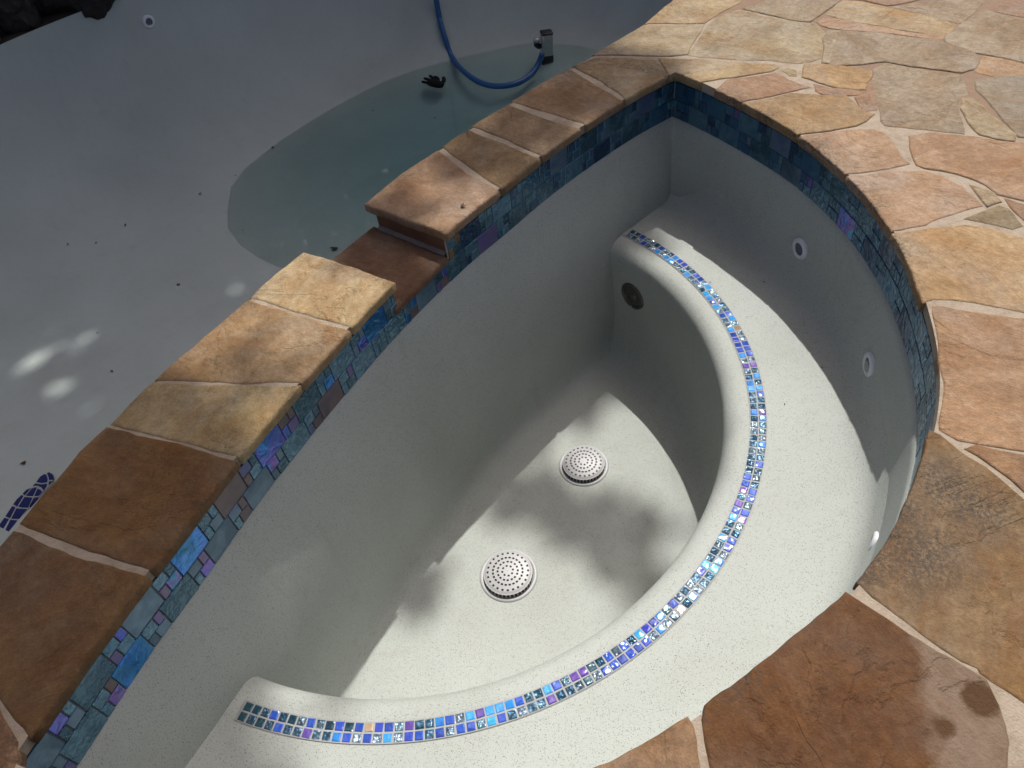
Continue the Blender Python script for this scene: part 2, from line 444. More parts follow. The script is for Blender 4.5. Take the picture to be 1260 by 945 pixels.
SPA_IN = V2(.18, 1.32)                              # a point well inside the spa

RIM = inset_loop(W, 0.015)                          # edge of the coping, overhanging the tile

def rim_index(p):
    return min(range(len(RIM)), key=lambda i: (RIM[i] - p).length_squared)

def rim_path(a, b):
    i, j = rim_index(a), rim_index(b); n = len(RIM)
    f = (j - i) % n; g = (i - j) % n
    if f <= g: idx = [(i + k) % n for k in range(f + 1)]
    else: idx = [(i - k) % n for k in range(g + 1)]
    return [RIM[k] for k in idx]

# ------------------------------------------------------------------ spa thing: shell, floor, bench
spa = empty('spa', (SPA_C.x, SPA_C.y, 0))
tag(spa, 'D-shaped empty spa in speckled grey plaster with blue tile band and curved bench', 'spa')
SPA_INV = Matrix.Translation(Vector((-SPA_C.x, -SPA_C.y, 0)))

def child(name, me, parent, origin):
    """mesh given in world coordinates, moved to the parent's frame; origin = parent's world location"""
    me.transform(Matrix.Translation(-Vector(origin)))
    return obj(name, me, parent)
SPA_O = (SPA_C.x, SPA_C.y, 0)

# (inset on the straight dam side, inset on the round side, height)
prof = [(.002, .002, Z_TB + .004), (.009, .009, Z_TB), (.019, .012, -.23), (.042, .017, -.35), (.066, .026, -.51), (.075, .034, -.68), (.078, .046, -.80), (.080, .058, -.90), (.085, .080, -.975), (.095, .115, -1.02), (.112, .17, -1.042), (.14, .24, Z_FLOOR)]
Wr = resample(W + [W[0]], 0.03)[:-1]
_in = inset_loop(Wr, .01)
NRM = [(b_ - a_) / .01 for a_, b_ in zip(Wr, _in)]
def dam_weight(q):
    d = min((q - w_).length for w_ in damW)
    t = max(0.0, min(1.0, 1 - d / .22)); return t * t * (3 - 2 * t)
WT = [dam_weight(q) for q in Wr]
rows = []
for dd_, da_, z in prof:
    row = []
    for q, nn, w_ in zip(Wr, NRM, WT):
        fe = max(0.0, min(1.0, (q.y - 1.95) / .45)); dd2 = dd_ * (1 + .5 * fe * fe * (3 - 2 * fe)) if z < -.3 else dd_
        d = da_ + (dd2 - da_) * w_
        v = nn
        row.append(Vector((q.x + v.x * d, q.y + v.y * d, z)))
    for it in range(int(max(0.0, min(1.0, (-.2 - z) / .3)) * 10)):        # the corners round off with depth
        row = [Vector(((row[k - 1].x + 2 * row[k].x + row[(k + 1) % len(row)].x) / 4, (row[k - 1].y + 2 * row[k].y + row[(k + 1) % len(row)].y) / 4, z)) for k in range(len(row))]
    rows.append(row)
vs = [v for r in rows for v in r]; n = len(Wr); fs = []
for r in range(len(rows) - 1):
    for i in range(n):
        fs.append((r * n + i, r * n + (i + 1) % n, (r + 1) * n + (i + 1) % n, (r + 1) * n + i))
last = (len(rows) - 1) * n
cc = Vector((SPA_IN.x, SPA_IN.y, Z_FLOOR - 0.004))
prev = last
for f in (0.6, 0.3):
    base = len(vs)
    for i in range(n):
        q = vs[last + i]; vs.append(cc.lerp(Vector((q.x, q.y, Z_FLOOR - 0.003)), f))
    for i in range(n): fs.append((prev + i, prev + (i + 1) % n, base + (i + 1) % n, base + i))
    prev = base
vs.append(cc)
for i in range(n): fs.append((prev + i, prev + (i + 1) % n, len(vs) - 1))
shell_me = mesh('shell', vs, fs, M['plaster'])
bm = bmesh.new(); bm.from_mesh(shell_me); shell_bvh = BVHTree.FromBMesh(bm); bm.free()
shell = child('shell', shell_me, spa, SPA_O)

def wall_radius(th):
    d = V2(math.cos(th), math.sin(th)); best = None
    m = len(arcW)
    for i in range(m - 1):
        a, b = arcW[i] - SPA_C, arcW[i + 1] - SPA_C
        e = b - a; den = d.x * e.y - d.y * e.x
        if abs(den) < 1e-9: continue
        t = (a.x * e.y - a.y * e.x) / den; u = (a.x * d.y - a.y * d.x) / den
        if t > 0 and -0.001 <= u <= 1.001: best = t if best is None else max(best, t)
    return best
TH0, TH1 = math.radians(-124.5), math.radians(48.5)
R_NOSE = 1.008
cols = 260
prev_r = None
radii = []
for i in range(cols + 1):
    th = TH0 + (TH1 - TH0) * i / cols
    radii.append(wall_radius(th))
k0 = next(i for i, r in enumerate(radii) if r); k1 = max(i for i, r in enumerate(radii) if r)
radii = [radii[k0] if i < k0 else radii[k1] if i > k1 else (r or 1.4) for i, r in enumerate(radii)]
vs = []; fs = []
for i in range(cols + 1):
    th = TH0 + (TH1 - TH0) * i / cols; rw = radii[i] - 0.020; d = V2(math.cos(th), math.sin(th))
    rn = R_NOSE
    pr = [(rw + .02, Z_BENCH + .16), (rw - .006, Z_BENCH + .10), (rw - .016, Z_BENCH + .055), (rw - .036, Z_BENCH + .022), (rw - .066, Z_BENCH + .006), (rw - .10, Z_BENCH)]
    pr += [(rn + .15, Z_BENCH - .001), (rn + .075, Z_BENCH - .001)]
    for k in range(7):
        a = math.radians(90 * k / 6); pr.append((rn + .058 - .058 * math.sin(a), Z_BENCH - .002 - .058 * (1 - math.cos(a))))
    pr += [(rn + .006, -.70), (rn + .014, -.86), (rn + .004, -.95), (rn - .025, -1.01), (rn - .07, -1.041), (rn - .13, -1.0525)]
    for r, z in pr:
        q = SPA_C + d * r
        if z > Z_BENCH - .075 and (i < 45 or i > cols - 45):
            dd = min((q - w_).length for w_ in damW) - .066
            if not inside(q, W): dd = 0
            if dd < .05: z += .034 * (1 - max(dd, 0) / .05) ** 2 * max(0.0, min(1.0, (r - 1.14) / .08))
        vs.append(Vector((q.x, q.y, z)))
    m = len(pr)
for i in range(cols):
    for k in range(m - 1):
        fs.append((i * m + k, (i + 1) * m + k, (i + 1) * m + k + 1, i * m + k + 1))
bench_me = mesh('bench', vs, fs, M['plaster'])
bm = bmesh.new(); bm.from_mesh(bench_me); bench_bvh = BVHTree.FromBMesh(bm); bm.free()
bench = child('bench', bench_me, spa, SPA_O)

# ------------------------------------------------------------------ mosaic line on the bench: two rows of one-inch glass squares
def tile_mesh(name, w, h, t, bev, mat):
    """bevelled square: x = along, y = across, top at z = t"""
    a, b = w / 2, h / 2
    v = []
    for z, s in ((0, 0), (t - bev, 0), (t - bev * 0.3, bev * 0.45), (t, bev * 1.3)):
        v += [(-a + s, -b + s, z), (a - s, -b + s, z), (a - s, b - s, z), (-a + s, b - s, z)]
    f = []
    for r in range(3):
        for i in range(4): f.append((r * 4 + i, r * 4 + (i + 1) % 4, r * 4 + 4 + (i + 1) % 4, r * 4 + 4 + i))
    f.append((12, 13, 14, 15))
    return mesh(name, v, f, mat, smooth=False)

MOS_C, MOS_R = V2(-.3137, 1.7503), 1.1117
mz_mesh = {k: tile_mesh('tile', 0.0224, 0.0224, 0.004, 0.0022, m) for k, m in MZ.items()}
gv, gf = [], []
def on_dam_side(p):     # outside the spa, i.e. behind the dam face
    return not inside(p, W)
rng = random.Random(5)
grout_rows = []
mos_n = 0
for row, rr in ((0, MOS_R - .0127), (1, MOS_R + .0127)):
    step = 0.0254 / MOS_R
    a = math.radians(-123.2); k = 0
    while a < math.radians(48):
        p = MOS_C + V2(math.cos(a), math.sin(a)) * rr
        if inside(p, inset_loop_cache if False else W) and min((p - q).length for q in damW) > 0.108:
            tilt = a
            u = rng.random(); ends = a < math.radians(-108) or a > math.radians(36)
            if ends: kind = 'teal' if u < .34 else 'steel' if u < .86 else 'cobalt'
            else: kind = 'silver' if u < .20 else 'steel' if u < .43 else 'cobalt' if u < .66 else 'sky' if u < .85 else 'purple' if u < .90 else 'teal' if u < .97 else 'gold'
            o = bpy.data.objects.new('tile', mz_mesh[kind])
            o.location = (p.x - SPA_C.x, p.y - SPA_C.y, Z_BENCH - .0005)
            o.rotation_euler = (rng.uniform(-.05, .05), rng.uniform(-.05, .05), a + math.pi / 2 + rng.uniform(-.05, .05))
            o.scale = (rng.uniform(.93, 1.02), rng.uniform(.94, 1.02), 1)
            link(o, bench); mos_n += 1
        a += step * rng.uniform(0.985, 1.015)
        k += 1
# grout bed of the mosaic line
vs, fs = [], []
a = math.radians(-121.0); N_ = 150
for i in range(N_ + 1):
    a = math.radians(-116.3 + (41.4 + 116.3) * i / N_)
    for r in (MOS_R - .0262, MOS_R + .0262):
        vs.append((MOS_C.x + math.cos(a) * r - SPA_C.x, MOS_C.y + math.sin(a) * r - SPA_C.y, Z_BENCH + .0018))
for i in range(N_): fs.append((2 * i, 2 * i + 1, 2 * i + 3, 2 * i + 2))
gm = mesh('grout_bed', vs, fs, M['white_grout']); obj('grout_bed', gm, bench)

# ------------------------------------------------------------------ waterline tile band
sp_a = at2(489, 351); sp_b = at2(556, 289)          # the two sides of the spillway notch, on the dam's inner edge
def s_on(poly, p):
    i = min(range(len(poly)), key=lambda k: (poly[k] - p).length_squared)
    return sum((poly[k + 1] - poly[k]).length for k in range(i))
S_SPA, S_SPB = s_on(damW, sp_a), s_on(damW, sp_b)
Z_MID = 0.5 * (Z_TT + Z_TB)

band_vs, band_fs = [], []
def strip(poly, z0, z1, off):
    base = len(band_vs)
    lp = poly
    for i, q in enumerate(lp):
        t = (lp[min(i + 1, len(lp) - 1)] - lp[max(i - 1, 0)]).normalized(); nn = V2(-t.y, t.x)
        if (SPA_IN - q).dot(nn) < 0: nn = -nn
        for z in (z0, z1): band_vs.append((q.x + nn.x * off, q.y + nn.y * off, z))
    for i in range(len(lp) - 1): band_fs.append((base + 2 * i, base + 2 * i + 2, base + 2 * i + 3, base + 2 * i + 1))
def sub(poly, s0, s1):
    out = []; s = 0
    for i, q in enumerate(poly):
        if i: s += (q - poly[i - 1]).length
        if s0 - 1e-6 <= s <= s1 + 1e-6: out.append(q)
    return out
LD = sum((damW[k + 1] - damW[k]).length for k in range(len(damW) - 1))
LA = sum((arcW[k + 1] - arcW[k]).length for k in range(len(arcW) - 1))
strip(sub(damW, 0, S_SPA + .01), Z_TB - .03, -.033, .0015)
strip(sub(damW, S_SPA - .012, S_SPB + .012), Z_TB - .03, Z_MID - .002, .0015)
strip(sub(damW, S_SPB - .01, LD), Z_TB - .03, -.033, .0015)
strip(arcW, Z_TB - .03, -.033, .0015)
bme = mesh('waterline_band', band_vs, band_fs, M['grout']); fix_normals(bme)
band = child('waterline_band', bme, spa, SPA_O)

def point_on(poly, s):
    for k in range(len(poly) - 1):
        L = (poly[k + 1] - poly[k]).length
        if s <= L: 
            return poly[k].lerp(poly[k + 1], s / L), (poly[k + 1] - poly[k]).normalized()
        s -= L
    return poly[-1], (poly[-1] - poly[-2]).normalized()

BIGL, CLU, CH, GAP = 0.0983, 0.0620, 0.0750, 0.0028
tiles = []      # (poly, s_center, zc, w, h)
def course(poly, L, zc, start):
    s = start - 0.2
    while s < L + .2:
        items = [(s + BIGL / 2, 0, BIGL, CH)]
        w1, w2 = .62 * CLU, .38 * CLU; s2 = s + BIGL
        items += [(s2 + w1 / 2, CH / 4, w1, CH / 2), (s2 + w1 + w2 / 2, CH / 4, w2, CH / 2), (s2 + w2 / 2, -CH / 4, w2, CH / 2), (s2 + w2 + w1 / 2, -CH / 4, w1, CH / 2)]
        for sc, dz, w, h in items:
            lo, hi = max(sc - w / 2, 0.004), min(sc + w / 2, L - .004)
            if hi - lo > 0.008: tiles.append((poly, (lo + hi) / 2, zc + dz, hi - lo - GAP, h - GAP))
        s += BIGL + CLU
course(damW, LD, Z_TT - CH / 2, .02); course(damW, LD, Z_TB + CH / 2, .095)
course(arcW, LA, Z_TT - CH / 2, .05); course(arcW, LA, Z_TB + CH / 2, .125)
tmeshes = {}
rng = random.Random(21)
entries = []
for poly, s, z, w, h in tiles:
    if poly is damW and z > Z_MID and S_SPA - .004 < s < S_SPB + .004: continue
    if poly is damW and z > Z_MID:
        lo, hi = s - w / 2, s + w / 2
        if lo < S_SPA < hi: hi = S_SPA - .002; s = (lo + hi) / 2; w = hi - lo
        elif lo < S_SPB < hi: lo = S_SPB + .002; s = (lo + hi) / 2; w = hi - lo
    p, t = point_on(poly, s)
    nn = V2(-t.y, t.x)
    if (SPA_IN - p).dot(nn) < 0: nn = -nn
    P3 = Vector((p.x, p.y, z)); view = Vector((0, 0, CAM_H)) - P3
    facing = view.normalized().dot(Vector((nn.x, nn.y, 0)))
    px_size = max(facing, 0) * w * h / view.length_squared
    if poly is arcW and p.y < 0.95 and p.x < 1.0: px_size = 0
    entries.append((px_size, p, nn, z, w, h, poly is arcW))
entries.sort(key=lambda e: -e[0])
rest_v, rest_f = [], []
for idx, (ps, p, nn, z, w, h, isarc) in enumerate(entries):
    big = w > .07; small = w < .03
    u = rng.random()
    far = isarc or p.y > 2.0  # far and round stretch gets more navy, painting in its darker reflections
    if far:
        kind = 'navy' if u < .46 else 'slate' if u < .90 else 'rib' if u < .965 else 'irid' if u < .985 else 'violet'
    elif big: kind = 'slate' if u < .36 else 'rib' if u < .56 else 'irid' if u < .82 else 'violet' if u < .96 else 'mauve'
    else: kind = 'slate' if u < .40 else 'rib' if u < .60 else 'irid' if u < .77 else 'violet' if u < .89 else 'mauve' if u < .97 else 'gold'
    loc = Vector((p.x + nn.x * .0005, p.y + nn.y * .0005, z))
    zax = Vector((nn.x, nn.y, 0)); yax = Vector((0, 0, 1)); xax = yax.cross(zax)
    wob = Matrix.Rotation(rng.uniform(-.012, .012), 4, 'X') @ Matrix.Rotation(rng.uniform(-.012, .012), 4, 'Y')
    mw = Matrix(((xax.x, yax.x, zax.x, loc.x - SPA_C.x), (xax.y, yax.y, zax.y, loc.y - SPA_C.y), (xax.z, yax.z, zax.z, loc.z), (0, 0, 0, 1))) @ wob
    if idx < 298 and ps > 0:
        key = (round(w, 4), round(h, 4), kind)
        if key not in tmeshes: tmeshes[key] = tile_mesh('tile', w, h, .0062 + .0008 * (hash(kind) % 2), .0016, G[kind])
        o = bpy.data.objects.new('tile', tmeshes[key]); link(o, band); o.matrix_local = mw
    else:
        tm = tile_mesh('x', w, h, .0062, .0016, None); b0 = len(rest_v)
        rest_v += [mw @ v.co for v in tm.vertices]; rest_f += [tuple(b0 + i for i in f.vertices) for f in tm.polygons]
        bpy.data.meshes.remove(tm)
if rest_v:
    o = obj('tile_run', mesh('tile_run', rest_v, rest_f, G['navy'], smooth=False), band); tag(o, kind='stuff')

# ------------------------------------------------------------------ flagstone slabs
def densify(pts, kinds, seed, jit=0.0035):
    """pts: corner loop; kinds[i] True where edge i->i+1 follows the rim. Edges get small natural wander."""
    out = []
    nP = len(pts)
    for i in range(nP):
        a, b = pts[i], pts[(i + 1) % nP]
        if kinds[i]:
            path = rim_path(a, b)
            for q in path[:-1]:
                w = noise.noise(Vector((q.x * 34, q.y * 34, seed))) * .0032 + noise.noise(Vector((q.x * 6, q.y * 6, 3.3))) * .003
                out.append(q + (SPA_IN - q).normalized() * w)
        else:
            L = (b - a).length; k = max(1, int(L / .022))
            d = (b - a).normalized() if L > 0 else V2(1, 0); nn = V2(-d.y, d.x)
            for j in range(k):
                q = a.lerp(b, j / k)
                w = noise.noise(Vector((q.x * 9, q.y * 9, seed))) * jit + noise.noise(Vector((q.x * 30, q.y * 30, seed + 5))) * jit * .6
                out.append(q + nn * w)
    # drop near-duplicates
    res = []
    for q in out:
        if not res or (q - res[-1]).length > .004: res.append(q)
    if (res[0] - res[-1]).length < .004: res.pop()
    return res

def slab(loop, ztop, thick, mat, name='flagstone', rnd=1.0, tilt=0.0, grow=0.0):
    if area2(loop) < 0: loop = list(reversed(loop))
    if grow: loop = inset_loop(loop, -grow)
    cen = sum(loop, V2(0, 0)) / len(loop)
    rings = [(0.004 * rnd, -thick), (0.0, -thick + .006 * rnd), (0.0, -.010 * rnd), (0.0022 * rnd, -.0042 * rnd), (0.006 * rnd, -.0012 * rnd), (0.012 * rnd, 0.0)]
    vs = []; n = len(loop)
    for d, z in rings:
        for q in inset_loop(loop, d):
            vs.append((q.x - cen.x, q.y - cen.y, z + tilt * (q.x - cen.x)))
    fs = []
    for r in range(len(rings) - 1):
        for i in range(n): fs.append((r * n + i, r * n + (i + 1) % n, (r + 1) * n + (i + 1) % n, (r + 1) * n + i))
    top = list(range((len(rings) - 1) * n, len(rings) * n))
    fs.append(tuple(top)); fs.append(tuple(reversed(range(n))))
    me = mesh(name, vs, fs, mat)
    me.polygons[len(me.polygons) - 2].use_smooth = False; me.polygons[len(me.polygons) - 1].use_smooth = False
    return me, Vector((cen.x, cen.y, ztop))

def stone_from_px(spec, color, seed, parent, mat=None, name='flagstone', dz=0.0, z=0.0, label=None, thick=.034, rnd=.5):
    pts, kinds = [], []
    for e in spec:
        if e == 'R': kinds[-1] = True
        else: pts.append(at2(e[0], e[1], z)); kinds.append(False)
    # snap rim ends
    for i, k in enumerate(kinds):
        if k:
            pts[i] = RIM[rim_index(pts[i])].copy(); j = (i + 1) % len(pts); pts[j] = RIM[rim_index(pts[j])].copy()
    cen_ = sum(pts, V2(0, 0)) / len(pts)
    old = cen_.x * .85 + cen_.y * .53 > 2.42
    me, loc = slab(densify(pts, kinds, seed, .006), z + dz, thick, mat or M['stone'], name, rnd, grow=.0068 if old else .005)
    o = obj(name, me, parent, loc); o.color = (color[0] * .94, color[1] * .91, color[2] * .89, 1)
    if label: o['label'] = label
    stone_polys.append(pts)
    return o
stone_polys = []

# terrace
deck_top = -0.0036
OL, PK, OR, GR, RD, BR, YL = (.46, .39, .265), (.505, .365, .25), (.51, .365, .205), (.41, .345, .255), (.43, .295, .20), (.24, .125, .055), (.51, .40, .24)
deck = empty('terrace', (1.6, 1.6, 0)); tag(deck, 'sunlit sandstone crazy paving terrace around the spa', None, None, 'structure')
deck_spec = [
 ([(796, 28), (830, 0), (856, -28), (900, -58), (936, -26), (909, 2), (885, 15), (866, 27.5)], YL),
 ([(731, 67), (750, 56), (775, 41), (793, 31), (820, 31.5), (865, 31), (855, 47), (845, 66), (826, 68.5), (790, 67.5)], OL),
 ([(848, 67), (872, 30), (890, 17.5), (909, 11.3), (925, 14), (977, 26), (1003, 29), (1015.5, 42), (1012, 57), (1009.5, 70), (996, 75), (980.6, 77), (942, 73), (898.6, 71.6), (863.6, 69.8)], OL),
 ([(812, 72), (855, 73), (900, 75), (925, 78), (953, 79.5), (957, 83), (949, 87), (911, 92.5), (862, 99.5), 'R', (831, 92)], YL),
 ([(886, 106), (895, 98), (928, 93.5), (958, 90), (970, 98), (994.6, 106.5), (987.6, 108), (942, 118.7), (914, 123), 'R', (888, 108)], RD),
 ([(963, 85.5), (968.5, 83), (979, 85.5), (979.8, 92.5), (972, 92.5)], OL),
 ([(915.5, 125), (952, 119.5), (973, 114.6), (998, 116), (1019, 117.5), (1040, 117.5), (1048, 124), (1060.6, 136.7), (1074.6, 140), (1064, 148), (1053.7, 154), (1022, 160), (984, 165), 'R'], (.46, .34, .20)),
 ([(986, 167), (1022, 162), (1057, 159), (1074.6, 159.5), (1088.6, 163.8), (1097, 174), (1108, 192), (1118, 200.5), (1101, 205), (1066, 210), (1040, 213.5), 'R'], PK),
 ([(1050, 216), (1084, 212), (1110, 209.5), (1138, 210.6), (1158.7, 216), (1172.7, 224.6), (1185, 228), (1190, 237), (1200, 244), (1207, 252), (1180, 259.5), (1152, 269), (1138, 276), (1099, 282), 'R', (1044, 218)], PK),
 ([(1196, 228), (1221.6, 237), (1230, 247), (1214.6, 252.5)], OL),
 ([(1188.4, 268), (1230, 252.5), (1241, 256), (1258, 277), (1246, 280.5), (1214.6, 273.5)], (.33, .285, .19)),
 ([(1239, 244.7), (1262, 253), (1285, 262), (1285, 282), (1264, 272), (1246, 255)], RD),
 ([(1119.5, 167), (1145, 163.5), (1173, 166), (1206, 169), (1235, 174), (1275, 178), (1312, 180), (1322, 215), (1310, 258), (1285, 255), (1260, 246), (1228.6, 238), (1214, 226.5), (1190, 217), (1162, 209), (1138, 206), (1128, 202), (1122, 182)], (.47, .325, .21)),
 ([(1076, 84), (1092, 77), (1115, 82), (1145, 86.5), (1183, 92.5), (1188, 105), (1190, 115), (1178, 120.5), (1176, 129), (1183, 150), (1185, 163), (1138, 158), (1090.6, 153), (1086, 148.5), (1083, 129), (1074, 115)], GR),
 ([(1186, 121), (1194, 120.5), (1207.6, 129), (1223, 145), (1249, 165), (1247, 172), (1228, 170), (1207, 164.5), (1192, 150), (1184, 133)], OL),
 ([(1202, 98), (1225, 95), (1262, 92), (1306, 90), (1318, 132), (1312, 172), (1256, 167), (1236, 147), (1214.6, 122), (1204, 110)], (.36, .31, .235)),
 ([(1201.5, 87), (1207.6, 73), (1213, 69), (1232, 71.6), (1262, 79), (1258, 91), (1228.6, 94)], (.50, .345, .20)),
 ([(1022, 80), (1026, 54), (1034, 38), (1090, 42), (1158, 51.5), (1197, 64), (1203, 75), (1199, 84), (1183, 88.5), (1123, 80.5), (1090, 75), (1060, 78)], GR),
 ([(1018, 17), (1032, 4), (1039, 0), (1060, 2), (1087, 8), (1138, 19), (1174, 29), (1172, 36), (1162, 43.5), (1106, 35.5), (1040, 23.5)], YL),
 ([(1006, 26), (1016, 20.5), (1040, 25.5), (1106, 37.5), (1162, 45), (1158, 49.5), (1100, 40.5), (1040, 35.5), (1020, 33.5), (1010, 30)], PK),
 ([(917, 10.5), (942, 2.5), (950, -18), (1010, -28), (1037, -14), (1032, 1), (996, 26), (977, 24.5), (942, 16), (925, 12.5)], GR),
 ([(1094, 8), (1110, 7), (1138, 1), (1152, -10), (1208, -12), (1209, 2), (1185, 27), (1176, 27), (1148, 21), (1120, 13)], GR),
 ([(1044, -2), (1056, -22), (1090, -24), (1132, -18), (1134, -2), (1108, 4), (1092, 6), (1062, -1)], RD),
 ([(1186, 28.5), (1213, 12), (1232, 18), (1262, 24), (1304, 31), (1300, 82), (1262, 76), (1232, 69), (1197, 63.0), (1166, 52), (1164, 47), (1180, 33)], GR),
 ([(1217, 12), (1241, 1), (1250, -8), (1292, -10), (1300, 26), (1262, 20.5), (1241, 16.5)], RD),
 ([(990, 83), (992, 77.5), (1003, 79), (1028, 80), (1057, 84.5), (1071, 88), (1070, 95), (1064, 101), (1064, 108.5), (1052, 108.5), (1031, 107), (1008, 100), (998, 96), (989, 94)], OR),
 ([(1003, 103.5), (1022, 108.5), (1050, 111), (1062, 112), (1059, 116), (1040, 116), (1013.5, 115), (1005.6, 111.5)], RD),
 ([(1052, 118.5), (1064, 115), (1066, 103), (1073, 99), (1074, 117), (1081.6, 129), (1078, 134), (1062, 136)], RD),
 ([(1014, 47), (1020, 38), (1031, 38), (1024, 60), (1020, 77), (1013, 76), (1016, 58)], OL),
 ([(1102, 285.5), (1145, 280), (1171, 278), (1188.6, 277), (1223, 282), (1262, 293), (1322, 302), (1328, 396), (1262, 383), (1223, 376), (1197, 370), (1172.7, 367), (1148, 367), (1138, 369), 'R'], OR),
 ([(1150, 378), (1160, 377.5), (1180, 380.5), (1206, 385.5), (1223, 387.5), (1262, 393), (1330, 404), (1350, 480), (1335, 572), (1262, 553), (1207.6, 545), (1180, 539), (1157, 527.5), (1161, 500), (1162, 470), (1158, 440), (1152, 400)], (.47, .315, .195)),
 ([(1191, 551), (1202, 548), (1230, 555), (1275, 565), (1330, 580), (1345, 650), (1300, 632), (1262, 602), (1244, 588), (1214.6, 568.7)], (.40, .25, .14)),
 ([(1149, 533), (1155.5, 535), (1190, 562), (1211, 574), (1232, 591.5), (1262, 616), (1310, 655), (1350, 700), (1352, 850), (1300, 892), (1262, 864), (1209, 827), (1205, 820), (1185, 811), (1162, 796.5), (1138, 779), (1117, 763), (1075, 733), (1047, 713), 'R'], (.315, .205, .095)),
 ([(1040, 729), (1092, 762), (1117, 780), (1152, 801), (1185, 822), (1212, 837), (1220, 854), (1227, 868), (1237, 893), (1240, 912), (1240, 985), (1180, 1060), (1010, 1075), (890, 1030), (876, 945), (870, 916), (865, 885), (863, 866), 'R'], (.19, .092, .035)),
 ([(847, 876), (853, 893.5), (860.6, 945), (872, 1030), (800, 1150), (640, 1130), (560, 1010), 'R'], (.36, .225, .125)),
]
# order: the three large near stones carry their own marks
for k, (sp, colr) in enumerate(deck_spec):
    mt = M['stone_lichen'] if k == 32 else M['stone_damp'] if k == 33 else None
    lab = {32: 'big olive brown slab with black lichen along the spa edge', 33: 'dark damp brown slab with a dusty grey half and round damp spots'}.get(k)
    o = stone_from_px(sp, colr, 10 + k, deck, mt, dz=0.0015 * math.sin(k * 2.3), label=lab)
    o.location -= deck.location

# ------------------------------------------------------------------ pool edge line (outer side of the dam and terrace)
outer_px = [(20, 645), (73, 587), (130, 525), (190, 468), (245, 420), (306, 367), (372, 310), (450, 249), (495, 213), (540, 183), (578, 157), (627, 126), (665, 103), (702, 83), (730, 67), (750, 56), (775, 41), (793, 30), (830, 0), (856, -28)]
outer = [at2(*p) for p in outer_px]
outer = [V2(-1.75, -.35), V2(-1.52, .2), V2(-1.33, .68)] + outer + [V2(1.35, 3.95), V2(1.62, 4.5), V2(1.85, 5.1)]

# dam wall between spa and pool
dam = empty('dam_wall', (0, 0, 0)); dam.location = (-.35, 2.0, 0)
tag(dam, 'low wall capped with sandstone coping and a spillway notch between spa and pool', 'wall')
dam_spec = [
 ([(374, 310), (430, 328), (488, 351), 'R', (434, 402), (370, 384), (309, 365), (340, 337)], (.56, .44, .26)),
 ([(305, 369), (368, 388), (431, 406), 'R', (370, 470.5), (300, 469.5), (192, 466), (245, 420)], (.44, .31, .17)),
 ([(188, 471), (280, 474), (366, 477), 'R', (295, 558), (215, 540), (137, 521), (160, 497)], (.46, .365, .20)),
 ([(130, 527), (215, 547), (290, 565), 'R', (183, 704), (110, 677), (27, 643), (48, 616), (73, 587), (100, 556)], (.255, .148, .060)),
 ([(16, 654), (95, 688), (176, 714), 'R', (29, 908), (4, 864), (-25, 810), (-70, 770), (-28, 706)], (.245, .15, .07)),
 ([(450, 250), (500, 268), (556, 290), 'R', (615, 234), (575, 213), (538, 185), (495, 213)], (.45, .315, .21)),
 ([(545, 180), (580, 206), (620, 230), 'R', (662, 194), (620, 177), (576, 160), (560, 169)], (.36, .27, .165)),
 ([(581, 155), (625, 171), (667, 189), 'R', (714, 158), (670, 146), (625, 129), (603, 141)], (.35, .255, .16)),
 ([(630, 124), (680, 139), (720, 154), 'R', (765, 124), (735, 105), (700, 85), (665, 103)], (.36, .25, .155)),
 ([(706, 81), (740, 99), (770, 120), 'R', (821, 92), (815, 82), (806, 73), (770, 71), (731, 71), (718, 76)], (.42, .33, .20)),
]
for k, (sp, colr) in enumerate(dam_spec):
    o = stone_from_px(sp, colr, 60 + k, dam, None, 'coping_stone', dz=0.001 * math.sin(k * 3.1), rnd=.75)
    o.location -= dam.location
DAM_O = tuple(dam.location)

# corner stones by the near corner and out of frame along the rim
extra_near = [
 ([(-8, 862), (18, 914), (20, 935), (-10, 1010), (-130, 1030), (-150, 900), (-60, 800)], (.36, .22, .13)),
]
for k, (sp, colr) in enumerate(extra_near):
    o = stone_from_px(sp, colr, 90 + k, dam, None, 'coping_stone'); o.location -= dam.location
for a0, a1, colr in ((-117.5, -105, OL), (-104, -91.5, PK), (-90.3, -82.5, OR)):
    pts = []
    A = [c0 + V2(math.cos(math.radians(a)), math.sin(math.radians(a))) * 1.403 for a in (a0, a1)]
    B = [c0 + V2(math.cos(math.radians(a)), math.sin(math.radians(a))) * 1.85 for a in (a1, a0)]
    pts = [RIM[rim_index(A[0])].copy(), RIM[rim_index(A[1])].copy(), B[0], B[1]]
    me, loc = slab(densify(pts, [True, False, False, False], 7), 0, .034, M['stone'], rnd=.5)
    o = obj('flagstone', me, deck, loc - deck.location); o.color = (*colr, 1); stone_polys.append(pts)

# spillway ledge
Z_LEDGE = -0.092
ia, ib = S_SPA + .0, S_SPB - .0
inner_sp = sub(damW, ia - .03, ib + .005)
def outer_near(p): return min(outer, key=lambda q: (q - p).length_squared)
dense_outer = resample(outer, 0.02)
def off_outer(d):
    out = []
    for i, q in enumerate(dense_outer):
        t = (dense_outer[min(i + 1, len(dense_outer) - 1)] - dense_outer[max(i - 1, 0)]).normalized(); out.append(q + V2(t.y, -t.x) * d)
    return out
OUT_IN = off_outer(0.03)          # face of the wall below the coping, pool side (3 cm in)
pa, pb = at2(372, 310), at2(450, 250)
i0 = min(range(len(dense_outer)), key=lambda i: (dense_outer[i] - pa).length); i1 = min(range(len(dense_outer)), key=lambda i: (dense_outer[i] - pb).length)
lip = []
for q in inner_sp: lip.append(q + (SPA_IN - q).normalized() * .014)
ledge_loop = lip + [dense_outer[i] for i in range(i1, i0 - 3, -1)]
